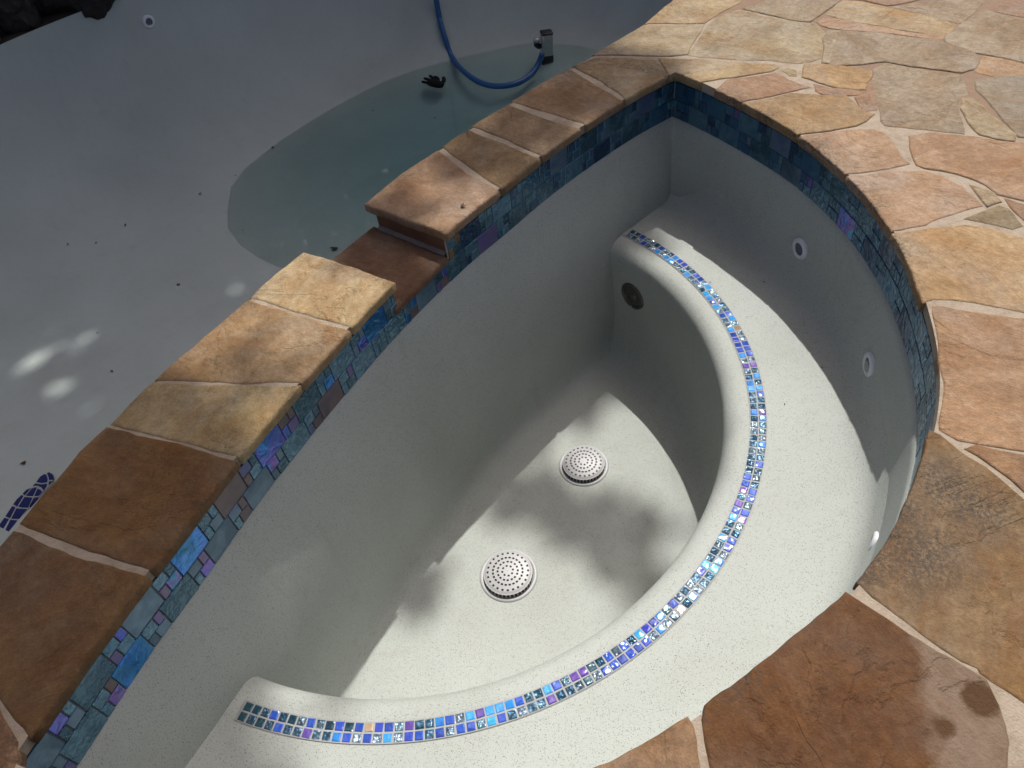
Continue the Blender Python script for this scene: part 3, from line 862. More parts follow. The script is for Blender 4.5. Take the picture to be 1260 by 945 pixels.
me, loc = slab(ledge_loop, Z_LEDGE, .028, M['stone'], 'spillway_stone')
o = obj('spillway_stone', me, dam, loc - Vector(DAM_O)); o.color = (.21, .125, .08, 1); o['label'] = 'dark reddish brown stone on the floor of the spillway'

# render-coated cores of the two wall lengths
def core(inner, outerp, z0, z1, name='core', mat=None):
    loop = inner + list(reversed(outerp)); 
    if area2(loop) < 0: loop.reverse()
    n = len(loop); vs = [(q.x, q.y, z) for z in (z0, z1) for q in loop]
    fs = [(i, (i + 1) % n, n + (i + 1) % n, n + i) for i in range(n)] + [tuple(range(n, 2 * n)), tuple(reversed(range(n)))]
    return child(name, mesh(name, vs, fs, mat or M['core'], smooth=False), dam, DAM_O)
def shift(poly, d):
    out = []
    for i, q in enumerate(poly):
        t = (poly[min(i + 1, len(poly) - 1)] - poly[max(i - 1, 0)]).normalized(); nn = V2(-t.y, t.x)
        if (SPA_IN - q).dot(nn) < 0: nn = -nn
        out.append(q - nn * d)
    return out
j0 = min(range(len(OUT_IN)), key=lambda i: (OUT_IN[i] - damW[0]).length)
jmax = min(range(len(OUT_IN)), key=lambda i: (OUT_IN[i] - damW[-1]).length)
inA = shift(sub(damW, 0.0, S_SPA - .008), .002); inS = shift(sub(damW, S_SPA - .02, S_SPB + .02), .004); inB = shift([point_on(damW, S_SPB + .002)[0]] + sub(damW, S_SPB + .01, LD), .002)
core(inA, OUT_IN[j0 - 4:i0 - 1], -1.6, -.0335)
core(inB, OUT_IN[i1:jmax + 5], -1.6, -.0335)
core(inS, OUT_IN[i0 - 2:i1 + 4], -1.6, Z_LEDGE - .0285, 'spillway_core')
# mortar fillet where the far length meets the ledge
fa, fb = inB[0], OUT_IN[i1]
dv = (fb - fa).normalized(); pn = V2(-dv.y, dv.x)
if (sp_a - fa).dot(pn) < 0: pn = -pn
vs, fs = [], []
for k in range(25):
    q = fa.lerp(fb, k / 24); s = .012 + .003 * noise.noise(Vector((k * .4, 1, 1)))
    for dx, dzz in ((-.002, s), (s * .3, s * .32), (s, .0)):
        vs.append((q.x + pn.x * dx, q.y + pn.y * dx, Z_LEDGE + .0008 + dzz))
    if k:
        b = (k - 1) * 3
        for r in (0, 1): fs.append((b + r, b + 3 + r, b + 4 + r, b + 1 + r))
fm = mesh('mortar_fillet', vs, fs, mat_simple('grey_mortar', (.20, .17, .15), .9, nsc=50, bmp=.4)); fix_normals(fm)
child('mortar_fillet', fm, dam, DAM_O)

# mortar bed: one sheet under all stones, with the spa cut out; joints show between the stones
BED_RIM = inset_loop(W, 0.0105)
def bed(name, outline, holes, ztop, zbot, parent, origin, mat):
    loops = [outline] + holes
    verts, edges = [], []
    for lp in loops:
        b = len(verts); verts += lp; edges += [(b + i, b + (i + 1) % len(lp)) for i in range(len(lp))]
    vo, eo, fo, _, _, _ = delaunay_2d_cdt([Vector((v.x, v.y)) for v in verts], edges, [], 0, 1e-6)
    faces = []
    for f in fo:
        c = sum((vo[i] for i in f), Vector((0, 0))) / len(f)
        if inside(c, outline) and not any(inside(c, h) for h in holes): faces.append(tuple(f))
    vs = [(v.x, v.y, ztop) for v in vo]
    for lp in loops:                                     # side skirts
        b = len(vs)
        for v in lp: vs += [(v.x, v.y, ztop), (v.x, v.y, zbot)]
        m_ = len(lp)
        for i in range(m_): faces.append((b + 2 * i, b + 2 * ((i + 1) % m_), b + 2 * ((i + 1) % m_) + 1, b + 2 * i + 1))
    me = mesh(name, vs, faces, mat, smooth=False); fix_normals(me)
    bm_ = bmesh.new(); bm_.from_mesh(me)
    for f in bm_.faces:
        if abs(f.normal.z) > .9 and f.normal.z < 0: f.normal_flip()
    bm_.to_mesh(me); bm_.free()
    return child(name, me, parent, origin)
OUT_BED = off_outer(0.006)
# terrace outline: along the pool edge from the dam's far end, out to the right, round the front, back behind the near corner
kfar = min(range(len(OUT_BED)), key=lambda i: (OUT_BED[i] - damW[-1]).length)
terr = OUT_BED[:] + [V2(2.6, 6.2), V2(4.2, 6.6), V2(5.6, 4.5), V2(5.6, 0), V2(4.5, -2.4), V2(1.0, -2.8), V2(-1.2, -2.2)]
# the dam's spillway gap is left open in the bed
gap = [sp_a + (damW[0] - damW[-1]).normalized() * .004]
nearest = lambda poly, p: min(range(len(poly)), key=lambda i: (poly[i] - p).length)
ki, kj = nearest(OUT_BED, pa) - 1, nearest(OUT_BED, pb) + 1
ra, rb = nearest(BED_RIM, sp_a), nearest(BED_RIM, sp_b)
nR = len(BED_RIM)
# walk: outer edge up to the notch, across to the spa rim, all the way round the spa, back across, on along the outer edge
if (rb - ra) % nR < (ra - rb) % nR:      # b follows a quickly in index order -> long way is decreasing from a
    path = [BED_RIM[(ra - 1 - k) % nR] for k in range((ra - rb) % nR - 1)]
else:
    path = [BED_RIM[(ra + 1 + k) % nR] for k in range((rb - ra) % nR - 1)]
terr_full = terr[:ki + 1] + path + terr[kj:]
if area2(terr_full) < 0: terr_full.reverse()
bed('mortar_bed', terr_full, [], deck_top, -.033, deck, tuple(deck.location), M['mortar'])

# ------------------------------------------------------------------ more flags beyond the frame (terrace goes on)
rng = random.Random(3)
sites = []
for gx in range(-8, 15):
    for gy in range(-8, 17):
        q = V2(gx * .37 + rng.uniform(-.12, .12), gy * .37 + rng.uniform(-.12, .12))
        if (q - V2(.7, 1.9)).length < 3.3: sites.append(q)
def clip_half(poly, m, nrm):
    out = []
    for i in range(len(poly)):
        a, b = poly[i], poly[(i + 1) % len(poly)]; da, db = (a - m).dot(nrm), (b - m).dot(nrm)
        if da <= 0: out.append(a)
        if (da < 0 < db) or (db < 0 < da): out.append(a.lerp(b, da / (da - db)))
    return out
known = [p for p in stone_polys]
big_out = terr[:]
if area2(big_out) < 0: big_out.reverse()
spa_out = inset_loop(W, -.05)
for s in sites:
    cell = [s + V2(-.9, -.9), s + V2(.9, -.9), s + V2(.9, .9), s + V2(-.9, .9)]
    for t in sites:
        d = t - s
        if 0 < d.length < 1.5:
            cell = clip_half(cell, s + d * .5 - d.normalized() * .012, d.normalized())
            if len(cell) < 3: break
    if len(cell) < 3: continue
    ok = False
    for f in (1, .86, .72, .58, .46):
        cf = [s + (q - s) * f for q in cell]
        test = cf + [a.lerp(b, .5) for a, b in zip(cf, cf[1:] + cf[:1])] + [s]
        if not all(inside(q, big_out) for q in test) or any(inside(q, spa_out) for q in test): continue
        if any(min((q - r).length for r in dense_outer) < .03 for q in test): continue
        if any((kp[0] - s).length < 2.5 and (any(inside(q, kp) for q in test) or any(inside(q, cf) for q in kp) or any(seg_dist(q, kp[i], kp[(i + 1) % len(kp)]) < .018 for q in test for i in range(len(kp)))) for kp in known): continue
        ok = True; cell = cf; break
    if not ok: continue
    # only what lies outside the photograph
    vx = Vector((s.x, s.y, -CAM_H)); zc = -vx.dot(BK); 
    if zc > .05:
        u, v = 630 + F_PX * vx.dot(RX) / zc, 472.5 - F_PX * vx.dot(UP) / zc
        if -5 < u < 1262 and -5 < v < 948: continue
    me, loc = slab(densify(cell, [False] * len(cell), 200 + len(known)), .001 * math.sin(s.x * 9), .034, M['stone'], rnd=.5)
    o = obj('flagstone', me, deck, loc - deck.location); o.color = (*random.Random(int(s.x * 100 + s.y * 977)).choice([OL, PK, OR, GR, YL]), 1)

# ------------------------------------------------------------------ pool basin
Z_W = -1.60
rim3 = []
for x, y, z in ((-3.9, 4.1, -.45), (-2.95, 5.23, -.45), (-2.36, 5.75, -.45), (-1.72, 6.33, -.45), (-1.0, 6.9, -.45), (-.2, 7.25, -.45), (.55, 7.42, -.45), (1.3, 7.28, -.42),
                (1.95, 6.75, -.3), (2.1, 6.0, -.12)): rim3.append(Vector((x, y, z)))
oi_ = off_outer(0.022)
for q in reversed(oi_[::6]): rim3.append(Vector((q.x, q.y, -.13)))
for x, y, z in ((-2.2, -1.2, -.2), (-3.2, -1.5, -.35), (-4.4, -.9, -.45), (-5.0, .6, -.45), (-4.8, 2.4, -.45)): rim3.append(Vector((x, y, z)))
rl = catmull(rim3, True, 8)
rl2 = resample([Vector(p) for p in rl] + [rl[0].copy()], .1)[:-1]
if area2([V2(p.x, p.y) for p in rl2]) < 0: rl2.reverse()
flat = [V2(p.x, p.y) for p in rl2]
def floor_z(x, y):
    d = 1.76 - math.hypot(x + .3, y - 5.4)
    z = -1.6 - (.11 * d if d > 0 else .075 * d)
    z += .020 * math.exp(-((x + 1.95) ** 2 + (y - 5.08) ** 2) / .17)
    return max(-1.80, min(-1.22, z))
PC = V2(-1.1, 3.6)
PHI = [0, 8, 16, 25, 34, 43, 52, 61, 70, 80, 90]
vs, fs = [], []
n = len(flat)
# smooth inward direction
inn = []
ins = inset_loop(flat, .1)
for i in range(n):
    acc = V2(0, 0)
    for k in range(-6, 7): acc += (ins[(i + k) % n] - flat[(i + k) % n])
    inn.append(acc.normalized())
def run_at(p):
    far = max(0, min(1, (p.y - 4.3) / 1.4)); west = max(0, min(1, (-2.2 - p.x) / 1.2))
    return .30 + .55 * max(far, west)
for ph in PHI:
    a = math.radians(ph)
    for i in range(n):
        p = rl2[i]; R_ = run_at(p); ii = R_ * (1 - math.cos(a)) ** .85
        q = flat[i] + inn[i] * ii; zf = floor_z(q.x, q.y)
        vs.append(Vector((q.x, q.y, p.z + (zf - p.z) * math.sin(a) ** 1.0)))
for r in range(len(PHI) - 1):
    for i in range(n): fs.append((r * n + i, r * n + (i + 1) % n, (r + 1) * n + (i + 1) % n, (r + 1) * n + i))
pr = (len(PHI) - 1) * n
for f in (.85, .7, .55, .4, .25, .1):
    b = len(vs)
    for i in range(n):
        q = V2(vs[(len(PHI) - 1) * n + i].x, vs[(len(PHI) - 1) * n + i].y); q = PC.lerp(q, f); vs.append(Vector((q.x, q.y, floor_z(q.x, q.y))))
    for i in range(n): fs.append((pr + i, pr + (i + 1) % n, b + (i + 1) % n, b + i))
    pr = b
vs.append(Vector((PC.x, PC.y, floor_z(PC.x, PC.y))))
for i in range(n): fs.append((pr + i, pr + (i + 1) % n, len(vs) - 1))
pme = mesh('pool_basin', vs, fs, M['pool'])
bm = bmesh.new(); bm.from_mesh(pme); pool_bvh = BVHTree.FromBMesh(bm); bm.free()
pool = obj('pool_basin', pme); tag(pool, 'shaded grey plaster basin of the drained pool', None, None, 'structure')

def cast(bvh, px, py):
    return bvh.ray_cast(Vector((0, 0, CAM_H)), ray(px, py))

# water left in the deep end
wl = [Vector((q.x + i_.x * .02, q.y + i_.y * .02)) for q, i_ in zip(flat, inn)]
wm, nt, b = nmat('pool_water')
out_n = nt.nodes['Material Output']
tr = N(nt, 'ShaderNodeBsdfTransparent'); tr.inputs[0].default_value = (.90, .95, .96, 1)
gl = N(nt, 'ShaderNodeBsdfGlossy'); gl.inputs['Roughness'].default_value = .03; gl.inputs['Color'].default_value = (1, 1, 1, 1)
fr = N(nt, 'ShaderNodeFresnel'); fr.inputs['IOR'].default_value = 1.33
ms = N(nt, 'ShaderNodeMixShader')
nt.links.new(fr.outputs[0], ms.inputs[0]); nt.links.new(tr.outputs[0], ms.inputs[1]); nt.links.new(gl.outputs[0], ms.inputs[2]); nt.links.new(ms.outputs[0], out_n.inputs[0])
wb = N(nt, 'ShaderNodeBump'); wb.inputs['Strength'].default_value = .04; wb.inputs['Distance'].default_value = .01
nt.links.new(tnoise(nt, wpos(nt), 3, 2), wb.inputs['Height']); nt.links.new(wb.outputs[0], gl.inputs['Normal']); nt.links.new(wb.outputs[0], fr.inputs['Normal'])
nt.nodes.remove(b)
# only where the floor lies below the water level, with a small margin under the plaster
wpts = [V2(p.x, p.y) for p in wl]
wv, wf, gid = [], [], {}
STEP = .12
def basin_z(x, y):
    h = pool_bvh.ray_cast(Vector((x, y, 3)), Vector((0, 0, -1)))
    return h[0].z if h[0] else 9
cells = []
for ix in range(-45, 25):
    for iy in range(5, 65):
        x, y = ix * STEP, iy * STEP
        if inside(V2(x, y), flat) and min(basin_z(x + dx, y + dy) for dx in (0, STEP) for dy in (0, STEP)) < Z_W + .002: cells.append((ix, iy))
for ix, iy in cells:
    f = []
    for dx, dy in ((0, 0), (1, 0), (1, 1), (0, 1)):
        k = (ix + dx, iy + dy)
        if k not in gid: gid[k] = len(wv); wv.append((k[0] * STEP, k[1] * STEP, Z_W))
        f.append(gid[k])
    wf.append(tuple(f))
cells_set = set(cells); nb_ = len(wv)
wv2 = wv + [(x, y, -2.3) for x, y, z in wv]; wf2 = list(wf) + [tuple(nb_ + i for i in reversed(f)) for f in wf]
for ix, iy in cells:
    for (ax, ay), (bx, by), (nx, ny) in (((0, 0), (1, 0), (0, -1)), ((1, 0), (1, 1), (1, 0)), ((1, 1), (0, 1), (0, 1)), ((0, 1), (0, 0), (-1, 0))):
        if (ix + nx, iy + ny) not in cells_set:
            a_, b_ = gid[(ix + ax, iy + ay)], gid[(ix + bx, iy + by)]; wf2.append((b_, a_, nb_ + a_, nb_ + b_))
va = N(nt, 'ShaderNodeVolumeAbsorption'); va.inputs['Color'].default_value = (.30, .66, .74, 1); va.inputs['Density'].default_value = 1.7
nt.links.new(va.outputs[0], out_n.inputs['Volume'])
water = obj('water', mesh('water', wv2, wf2, wm, smooth=False)); tag(water, 'shallow puddle of clear blue water in the deep end of the pool', None, None, 'structure')

# surrounding ground, outside pool and terrace
gout = [V2(90 * math.cos(t * math.pi / 18), 90 * math.sin(t * math.pi / 18)) for t in range(36)]
union = [V2(p.x, p.y) for p in inset_loop(flat, -.02) if not inside(p, big_out)]
# outline walking round the pool's far side, then round the terrace's outer sides
pool_far = [p for p in inset_loop(flat, -.02)]
st = min(range(len(pool_far)), key=lambda i: (pool_far[i] - V2(2.1, 6.0)).length); en = min(range(len(pool_far)), key=lambda i: (pool_far[i] - V2(-2.2, -1.2)).length)
seq = []; k = st
while k != en: seq.append(pool_far[k]); k = (k + 1) % len(pool_far)
hole = seq + [V2(-1.25, -2.15), V2(1.0, -2.75), V2(4.45, -2.35), V2(5.55, 0), V2(5.55, 4.45), V2(4.15, 6.5), V2(2.65, 6.15)]
if area2(hole) < 0: hole.reverse()
verts = gout + hole; edges = [(i, (i + 1) % 36) for i in range(36)] + [(36 + i, 36 + (i + 1) % len(hole)) for i in range(len(hole))]
vo, eo, fo, _, _, _ = delaunay_2d_cdt([Vector((v.x, v.y)) for v in verts], edges, [], 0, 1e-6)
gf = [tuple(f) for f in fo if not inside(sum((vo[i] for i in f), Vector((0, 0))) / 3, hole)]
ground = obj('ground', mesh('ground', [(v.x, v.y, -.455) for v in vo], gf, M['soil'], smooth=False)); tag(ground, 'dark bare soil around the pool', None, None, 'structure')
# terrace kerb face down to the soil on its outer sides
skirt = [V2(2.6, 6.2), V2(4.2, 6.6), V2(5.6, 4.5), V2(5.6, 0), V2(4.5, -2.4), V2(1.0, -2.8), V2(-1.2, -2.2)]
sv, sf = [], []
for i, q in enumerate(skirt):
    sv += [(q.x, q.y, -.04), (q.x, q.y, -.5)]
    if i: sf.append((2 * i - 2, 2 * i, 2 * i + 1, 2 * i - 1))
sk = mesh('terrace_edge', sv, sf, M['core'], smooth=False); child('terrace_edge', sk, deck, tuple(deck.location))

# ------------------------------------------------------------------ fittings in the spa
white_plastic = mat_simple('white_plastic', (.345, .345, .345), .45, nsc=30, namt=.06)
jet_plastic = mat_simple('jet_grey_plastic', (.60, .62, .66), .35, nsc=30, namt=.05)
dark_in = mat_simple('painted_hollow_shade', (.012, .012, .014), .7)  # black backing that paints the shade inside the drain covers
jet_in = mat_simple('jet_bore_plastic', (.10, .10, .13), .4)

def frame_from(loc, nrm):
    z = nrm.normalized(); up = Vector((0, 0, 1)) if abs(z.z) < .9 else Vector((0, 1, 0))
    x = up.cross(z).normalized(); y = z.cross(x)
    return Matrix(((x.x, y.x, z.x, loc.x), (x.y, y.y, z.y, loc.y), (x.z, y.z, z.z, loc.z), (0, 0, 0, 1)))

def lathe(name, prof, mat, seg=48, smooth=True, skip=None, cap=False):
    vs, fs = [], []
    for r, z in prof:
        for k in range(seg):
            a = 2 * math.pi * k / seg; vs.append((r * math.cos(a), r * math.sin(a), z))
    for j in range(len(prof) - 1):
        for k in range(seg):
            if skip and skip(j, k): continue
            fs.append((j * seg + k, j * seg + (k + 1) % seg, (j + 1) * seg + (k + 1) % seg, (j + 1) * seg + k))
    if cap: fs.append(tuple(range((len(prof) - 1) * seg, len(prof) * seg)))
    return mesh(name, vs, fs, mat, smooth)

def place(name, me, parent, mw):
    o = bpy.data.objects.new(name, me); link(o, parent); o.matrix_local = mw; return o
TO_SPA = Matrix.Translation(Vector((-SPA_C.x, -SPA_C.y, 0)))

def drain(px, py, label, scale):
    loc = at(px, py, Z_FLOOR + .018); loc.z = Z_FLOOR - .003
    R_ = .094 * scale
    # polar dome with real perforations: bands of cells left open
    seg = 120
    radii_ = [.0015]
    bands = {}
    rings = [(0.0, 1), (.018, 8), (.034, 16), (.050, 24), (.068, 24)]
    zt = .032
    prof_ = []
    for r0, cnt in rings:
        a, b_ = max(r0 - .0031, .0008), r0 + .0031
        prof_ += [a, b_]
    prof_ += [.076, .081]
    P_ = []
    def dome(r): return zt - .008 * (r / .081) ** 2 - (.004 if r > .079 else 0)
    for r in prof_: P_.append((r * scale, dome(r)))
    P_ += [(.0825 * scale, .0205), (.0840 * scale, .0035)]
    def skip(j, k):
        for q, (r0, cnt) in enumerate(rings):
            if j == 2 * q and q > 0:
                w = max(1, round(.0066 / (2 * math.pi * r0 / seg)))
                per = seg / cnt
                return (k + q * 2) % per < w
        if j == len(P_) - 2: return k % 3 < 2 and False
        return False
    root_mw = Matrix.Translation(loc)
    holder = bpy.data.objects.new('drain_cover', lathe('drain_cover', [(.0865 * scale, .0035), (.093 * scale, .0055), (R_ + .004, .002), (R_ + .006, -.004)], white_plastic, 72))
    link(holder, spa); holder.matrix_local = TO_SPA @ root_mw; holder['label'] = label
    # centre cap without hole cell at the very middle
    me = lathe('dome', P_[:-1], white_plastic, seg, True, skip)
    place('dome', me, holder, Matrix.Identity(4))
    sides = lathe('slotted_rim', [(.0825 * scale, .0205), (.0852 * scale, .0035)], white_plastic, seg, False, lambda j, k: k % 3 < 2)
    place('slotted_rim', sides, holder, Matrix.Identity(4))
    place('slot_shade_backing', lathe('slot_shade_backing', [(.0808 * scale, .019), (.0825 * scale, .0025), (.0005, .0025)], dark_in, 48), holder, Matrix.Identity(4))
    place('hole_shade_backing', lathe('hole_shade_backing', [(.0005, zt - .004), (.05 * scale, zt - .009), (.079 * scale, .0185)], dark_in, 48), holder, Matrix.Identity(4))
    return holder
drain(625, 704, 'nearer round white perforated drain cover', 1.06)
drain(718, 569, 'farther round white perforated drain cover', 1.0)

def jet(px, py, bvh, parent, to_parent, r=.041, name='jet_fitting', hit=None):
    h = hit or cast(bvh, px, py)
    loc, nrm = h[0], h[1]
    if nrm.dot(Vector((0, 0, CAM_H)) - loc) < 0: nrm = -nrm
    nrm = Vector((nrm.x, nrm.y, nrm.z * .3)).normalized()
    mw = to_parent @ frame_from(loc, nrm)
    o = place(name, lathe(name, [(r * .56, -.002), (r * .56, .008), (r * .66, .0105), (r * .92, .0085), (r, .004), (r * 1.02, -.006)], jet_plastic), parent, mw)
    place('bore', lathe('bore', [(r * .565, .007), (r * .55, .0035), (r * .30, .003), (r * .01, .003)], jet_in), o, Matrix.Identity(4))
    return o
jet(985, 306, shell_bvh, spa, TO_SPA); jet(1070, 449, shell_bvh, spa, TO_SPA)
# third jet, seen edge-on on the near right wall
jet(1076, 668, shell_bvh, spa, TO_SPA, r=.031)

# round dark lamp in the face of the bench
h = cast(bench_bvh, 779, 364)
hn = Vector((SPA_C.x - h[0].x, SPA_C.y - h[0].y, 0)).normalized()
mw = TO_SPA @ frame_from(h[0], hn)
lm = place('underwater_lamp', lathe('underwater_lamp', [(.062, -.01), (.0615, .006), (.057, .010), (.050, .009), (.048, .004)], mat_simple('lamp_ring_metal', (.10, .10, .085), .4, .4, nsc=40)), spa, mw)
lm['label'] = 'round dark lamp set in the face of the bench'
place('lens', lathe('lens', [(.0485, .004), (.036, .0085), (.022, .006), (.020, .0095), (.0005, .0105)], mat_simple('lamp_dark_lens', (.085, .085, .07), .25, .2, nsc=60)), lm, Matrix.Identity(4))
place('screw', lathe('screw', [(.004, 0), (.004, .0112), (.0005, .0116)], mat_simple('lamp_screw', (.4, .4, .38), .3, .9), 12), lm, Matrix.Translation(Vector((.0, -.053, 0))))

# pool return fitting on the far wall
h = cast(pool_bvh, 183, 27)
pj = jet(0, 0, None, pool, Matrix.Identity(4), r=.045, name='return_fitting', hit=h)

# ------------------------------------------------------------------ tubes, pump, hose, glove, leaves
def tube(pts, radii, seg=10, name='tube', mat=None, cap=True):
    vs, fs = [], []
    n = len(pts); up = Vector((.1, .2, 1)).normalized()
    for i, p in enumerate(pts):
        t = (pts[min(i + 1, n - 1)] - pts[max(i - 1, 0)]).normalized()
        x = t.cross(up)
        if x.length < 1e-3: x = t.cross(Vector((1, 0, 0)))
        x.normalize(); y = x.cross(t)
        r = radii[i] if isinstance(radii, (list, tuple)) else radii
        for k in range(seg):
            a = 2 * math.pi * k / seg; vs.append(p + x * (r * math.cos(a)) + y * (r * math.sin(a)))
    for i in range(n - 1):
        for k in range(seg): fs.append((i * seg + k, i * seg + (k + 1) % seg, (i + 1) * seg + (k + 1) % seg, (i + 1) * seg + k))
    if cap: fs += [tuple(reversed(range(seg))), tuple(range((n - 1) * seg, n * seg))]
    return vs, fs

# hose: over the far rim, down the wall, sagging on the water to the pump
hp = []
for px, py in ((538, 12), (541, 28), (547, 48)):
    h = cast(pool_bvh, px, py); hp.append(h[0] + h[1] * (.03 if h[1].dot(Vector((0, 0, CAM_H)) - h[0]) > 0 else -.03))
top = hp[0]
h = cast(pool_bvh, 534, 0)
above = Vector((top.x - .03, top.y + .28, -.40)); over = above + Vector((-.05, .5, .02))
hp = [over + Vector((-.3, 2.2, -.02)), over + Vector((-.1, .7, -.01)), over, above] + hp
for px, py in ((556, 70), (572, 89), (592, 102), (614, 106), (637, 102), (654, 91)):
    hp.append(at(px, py, Z_W + .012))
hp.append(at(663, 77, Z_W + .06)); hp.append(at(667, 66, Z_W + .13))
hpts = catmull(hp, False, 10)
v_, f_ = tube(hpts, .0235, 12)
hose = obj('hose', mesh('hose', v_, f_, mat_simple('blue_hose', (.012, .085, .25), .42, nsc=30, namt=.1)))
tag(hose, 'blue discharge hose hanging down the pool wall and curving across the water', 'hose')
# pump
pl = at(673, 84, -1.70); pl.z = -1.70
pump = empty('pump', pl); tag(pump, 'small submersible pump with shiny steel body standing in the pool water', 'pump')
steel = mat_simple('steel_sleeve', (.50, .51, .51), .3, .9, nsc=60, namt=.1)
blackp = mat_simple('black_plastic', (.016, .018, .018), .5, nsc=30, namt=.1)
def rbox(name, w, d, z0, z1, r, mat, seg=5):
    vs, fs = [], []; ring = []
    for cx, cy, a0 in ((w - r, d - r, 0), (-w + r, d - r, 90), (-w + r, -d + r, 180), (w - r, -d + r, 270)):
        for k in range(seg + 1):
            a = math.radians(a0 + 90 * k / seg); ring.append((cx + r * math.cos(a), cy + r * math.sin(a)))
    n = len(ring)
    for z, s in ((z0, .96), (z0 + .006, 1), (z1 - .006, 1), (z1, .95)):
        vs += [(x * s, y * s, z) for x, y in ring]
    for j in range(3):
        for k in range(n): fs.append((j * n + k, j * n + (k + 1) % n, (j + 1) * n + (k + 1) % n, (j + 1) * n + k))
    fs += [tuple(reversed(range(n))), tuple(range(3 * n, 4 * n))]
    return mesh(name, vs, fs, mat)
pm = obj('base', rbox('base', .052, .048, 0, .125, .016, blackp), pump)
pm = obj('body', rbox('body', .050, .046, .124, .300, .02, steel), pump)
pm = obj('top_cap', rbox('top_cap', .051, .047, .299, .315, .016, blackp), pump)
tv, tf = tube([Vector((-.04, 0, .20)), Vector((-.075, 0, .20)), Vector((-.088, -.005, .215)), Vector((-.09, -.01, .26))], [.02, .022, .024, .024], 12)
obj('outlet', mesh('outlet', tv, tf, blackp), pump)
tv, tf = tube([Vector((-.09, -.01, .245)), Vector((-.09, -.01, .275))], .0285, 14)
obj('hose_clamp', mesh('hose_clamp', tv, tf, mat_simple('grey_clamp', (.45, .46, .47), .4, .5)), pump)
pump.rotation_euler = (.0, .05, .1)

# black work glove floating on the water
gl_c = at(536, 101, Z_W + .006)
def glove():
    vs, fs = [], []
    def add(v, f):
        b = len(vs); vs.extend(v); fs.extend([tuple(b + i for i in q) for q in f])
    X, Y = Vector((RX.x, RX.y, 0)).normalized(), Vector((0, 1, 0))
    def P_(a, b_, c=0): return X * a + Y * b_ + Vector((0, 0, c))
    # palm
    for pts, rad in (([P_(.055, -.075), P_(.02, -.05, .004), P_(-.02, -.02, .004), P_(-.035, .0, .002)], [.028, .042, .045, .034]),
                     ([P_(-.01, -.035), P_(-.06, -.01, .006), P_(-.105, .02, .004), P_(-.112, .025, .003)], [.022, .017, .014, .007]),
                     ([P_(-.01, -.015), P_(-.05, .035, .008), P_(-.085, .075, .006), P_(-.09, .08, .004)], [.022, .017, .014, .007]),
                     ([P_(.0, .0), P_(-.02, .06, .008), P_(-.04, .11, .006), P_(-.044, .116, .004)], [.022, .017, .015, .007]),
                     ([P_(.015, -.01), P_(.02, .045, .01), P_(.002, .085, .008), P_(-.002, .09, .006)], [.02, .017, .014, .007]),
                     ([P_(.04, -.05), P_(.07, .0, .006), P_(.072, .05, .006), P_(.07, .06, .004)], [.024, .019, .016, .008])):
        v, f = tube(catmull(pts, False, 5), [rad[min(int(k / 5), 2)] * (1 - (k % 5) / 5) + rad[min(int(k / 5) + 1, 3)] * (k % 5) / 5 for k in range(16)], 10)
        add([Vector((q.x, q.y, q.z * .6)) for q in v], f)
    me = mesh('glove', vs, fs, mat_simple('black_rubber', (.006, .006, .007), .85, nsc=60, namt=.1, spec=.2))
    return me
gme = glove()
g = obj('glove', gme, None, gl_c); tag(g, 'black glove with spread fingers lying on the pool water', 'glove')

# fallen leaves and bits
leaf_m = mat_simple('dead_leaf', (.055, .035, .018), .8, nsc=60)
def leaf_mesh(L, curl, lobes=1, seed=0):
    r_ = random.Random(seed); vs, fs = [], []
    for lb in range(lobes):
        a = (lb - (lobes - 1) / 2) * .8; b = len(vs)
        for k in range(6):
            t = k / 5; w = L * .24 * math.sin(math.pi * min(1, t * .95 + .03)) * (1 + .2 * r_.uniform(-1, 1)); x = t * L; z = curl * L * (t - .4) ** 2 + .0015
            for s, zz in ((-1, w * .5), (0, 0), (1, w * .5)):
                u, v = x, s * w; vs.append((u * math.cos(a) - v * math.sin(a), u * math.sin(a) + v * math.cos(a), z + zz * .6))
        for k in range(5):
            for c in (0, 1): fs.append((b + 3 * k + c, b + 3 * k + c + 1, b + 3 * k + 4 + c, b + 3 * k + 3 + c))
    return mesh('leaf', vs, fs, leaf_m)
def leaf(px, py, where, L, lobes, label, seed, cat='leaf', group=None):
    if where == 'water': p = at(px, py, Z_W + .003)
    elif where == 'pool':
        p = cast(pool_bvh, px, py)[0] + Vector((0, 0, .003))
    elif where == 'bench': p = at(px, py, Z_BENCH + .001)
    else: p = at(px, py, .003)
    o = obj('leaf', leaf_mesh(L, .5, lobes, seed), None, p); o.rotation_euler = (0, 0, seed * 1.7)
    tag(o, label, cat, group)
leaf(468, 101, 'water', .085, 3, 'dark crumpled leaf at the water edge left of the black glove', 1)
leaf(416, 306, 'pool', .05, 2, 'dark lobed leaf on the pool floor beside the spillway', 2)
leaf(436, 300, 'pool', .025, 1, 'tiny dark leaf bit next to the lobed leaf by the spillway', 3)
leaf(567, 255, 'deck', .018, 2, 'small dark split leaf on the coping stone right of the spillway', 4)
grp = 'tiny dark leaf scraps scattered in the empty pool'
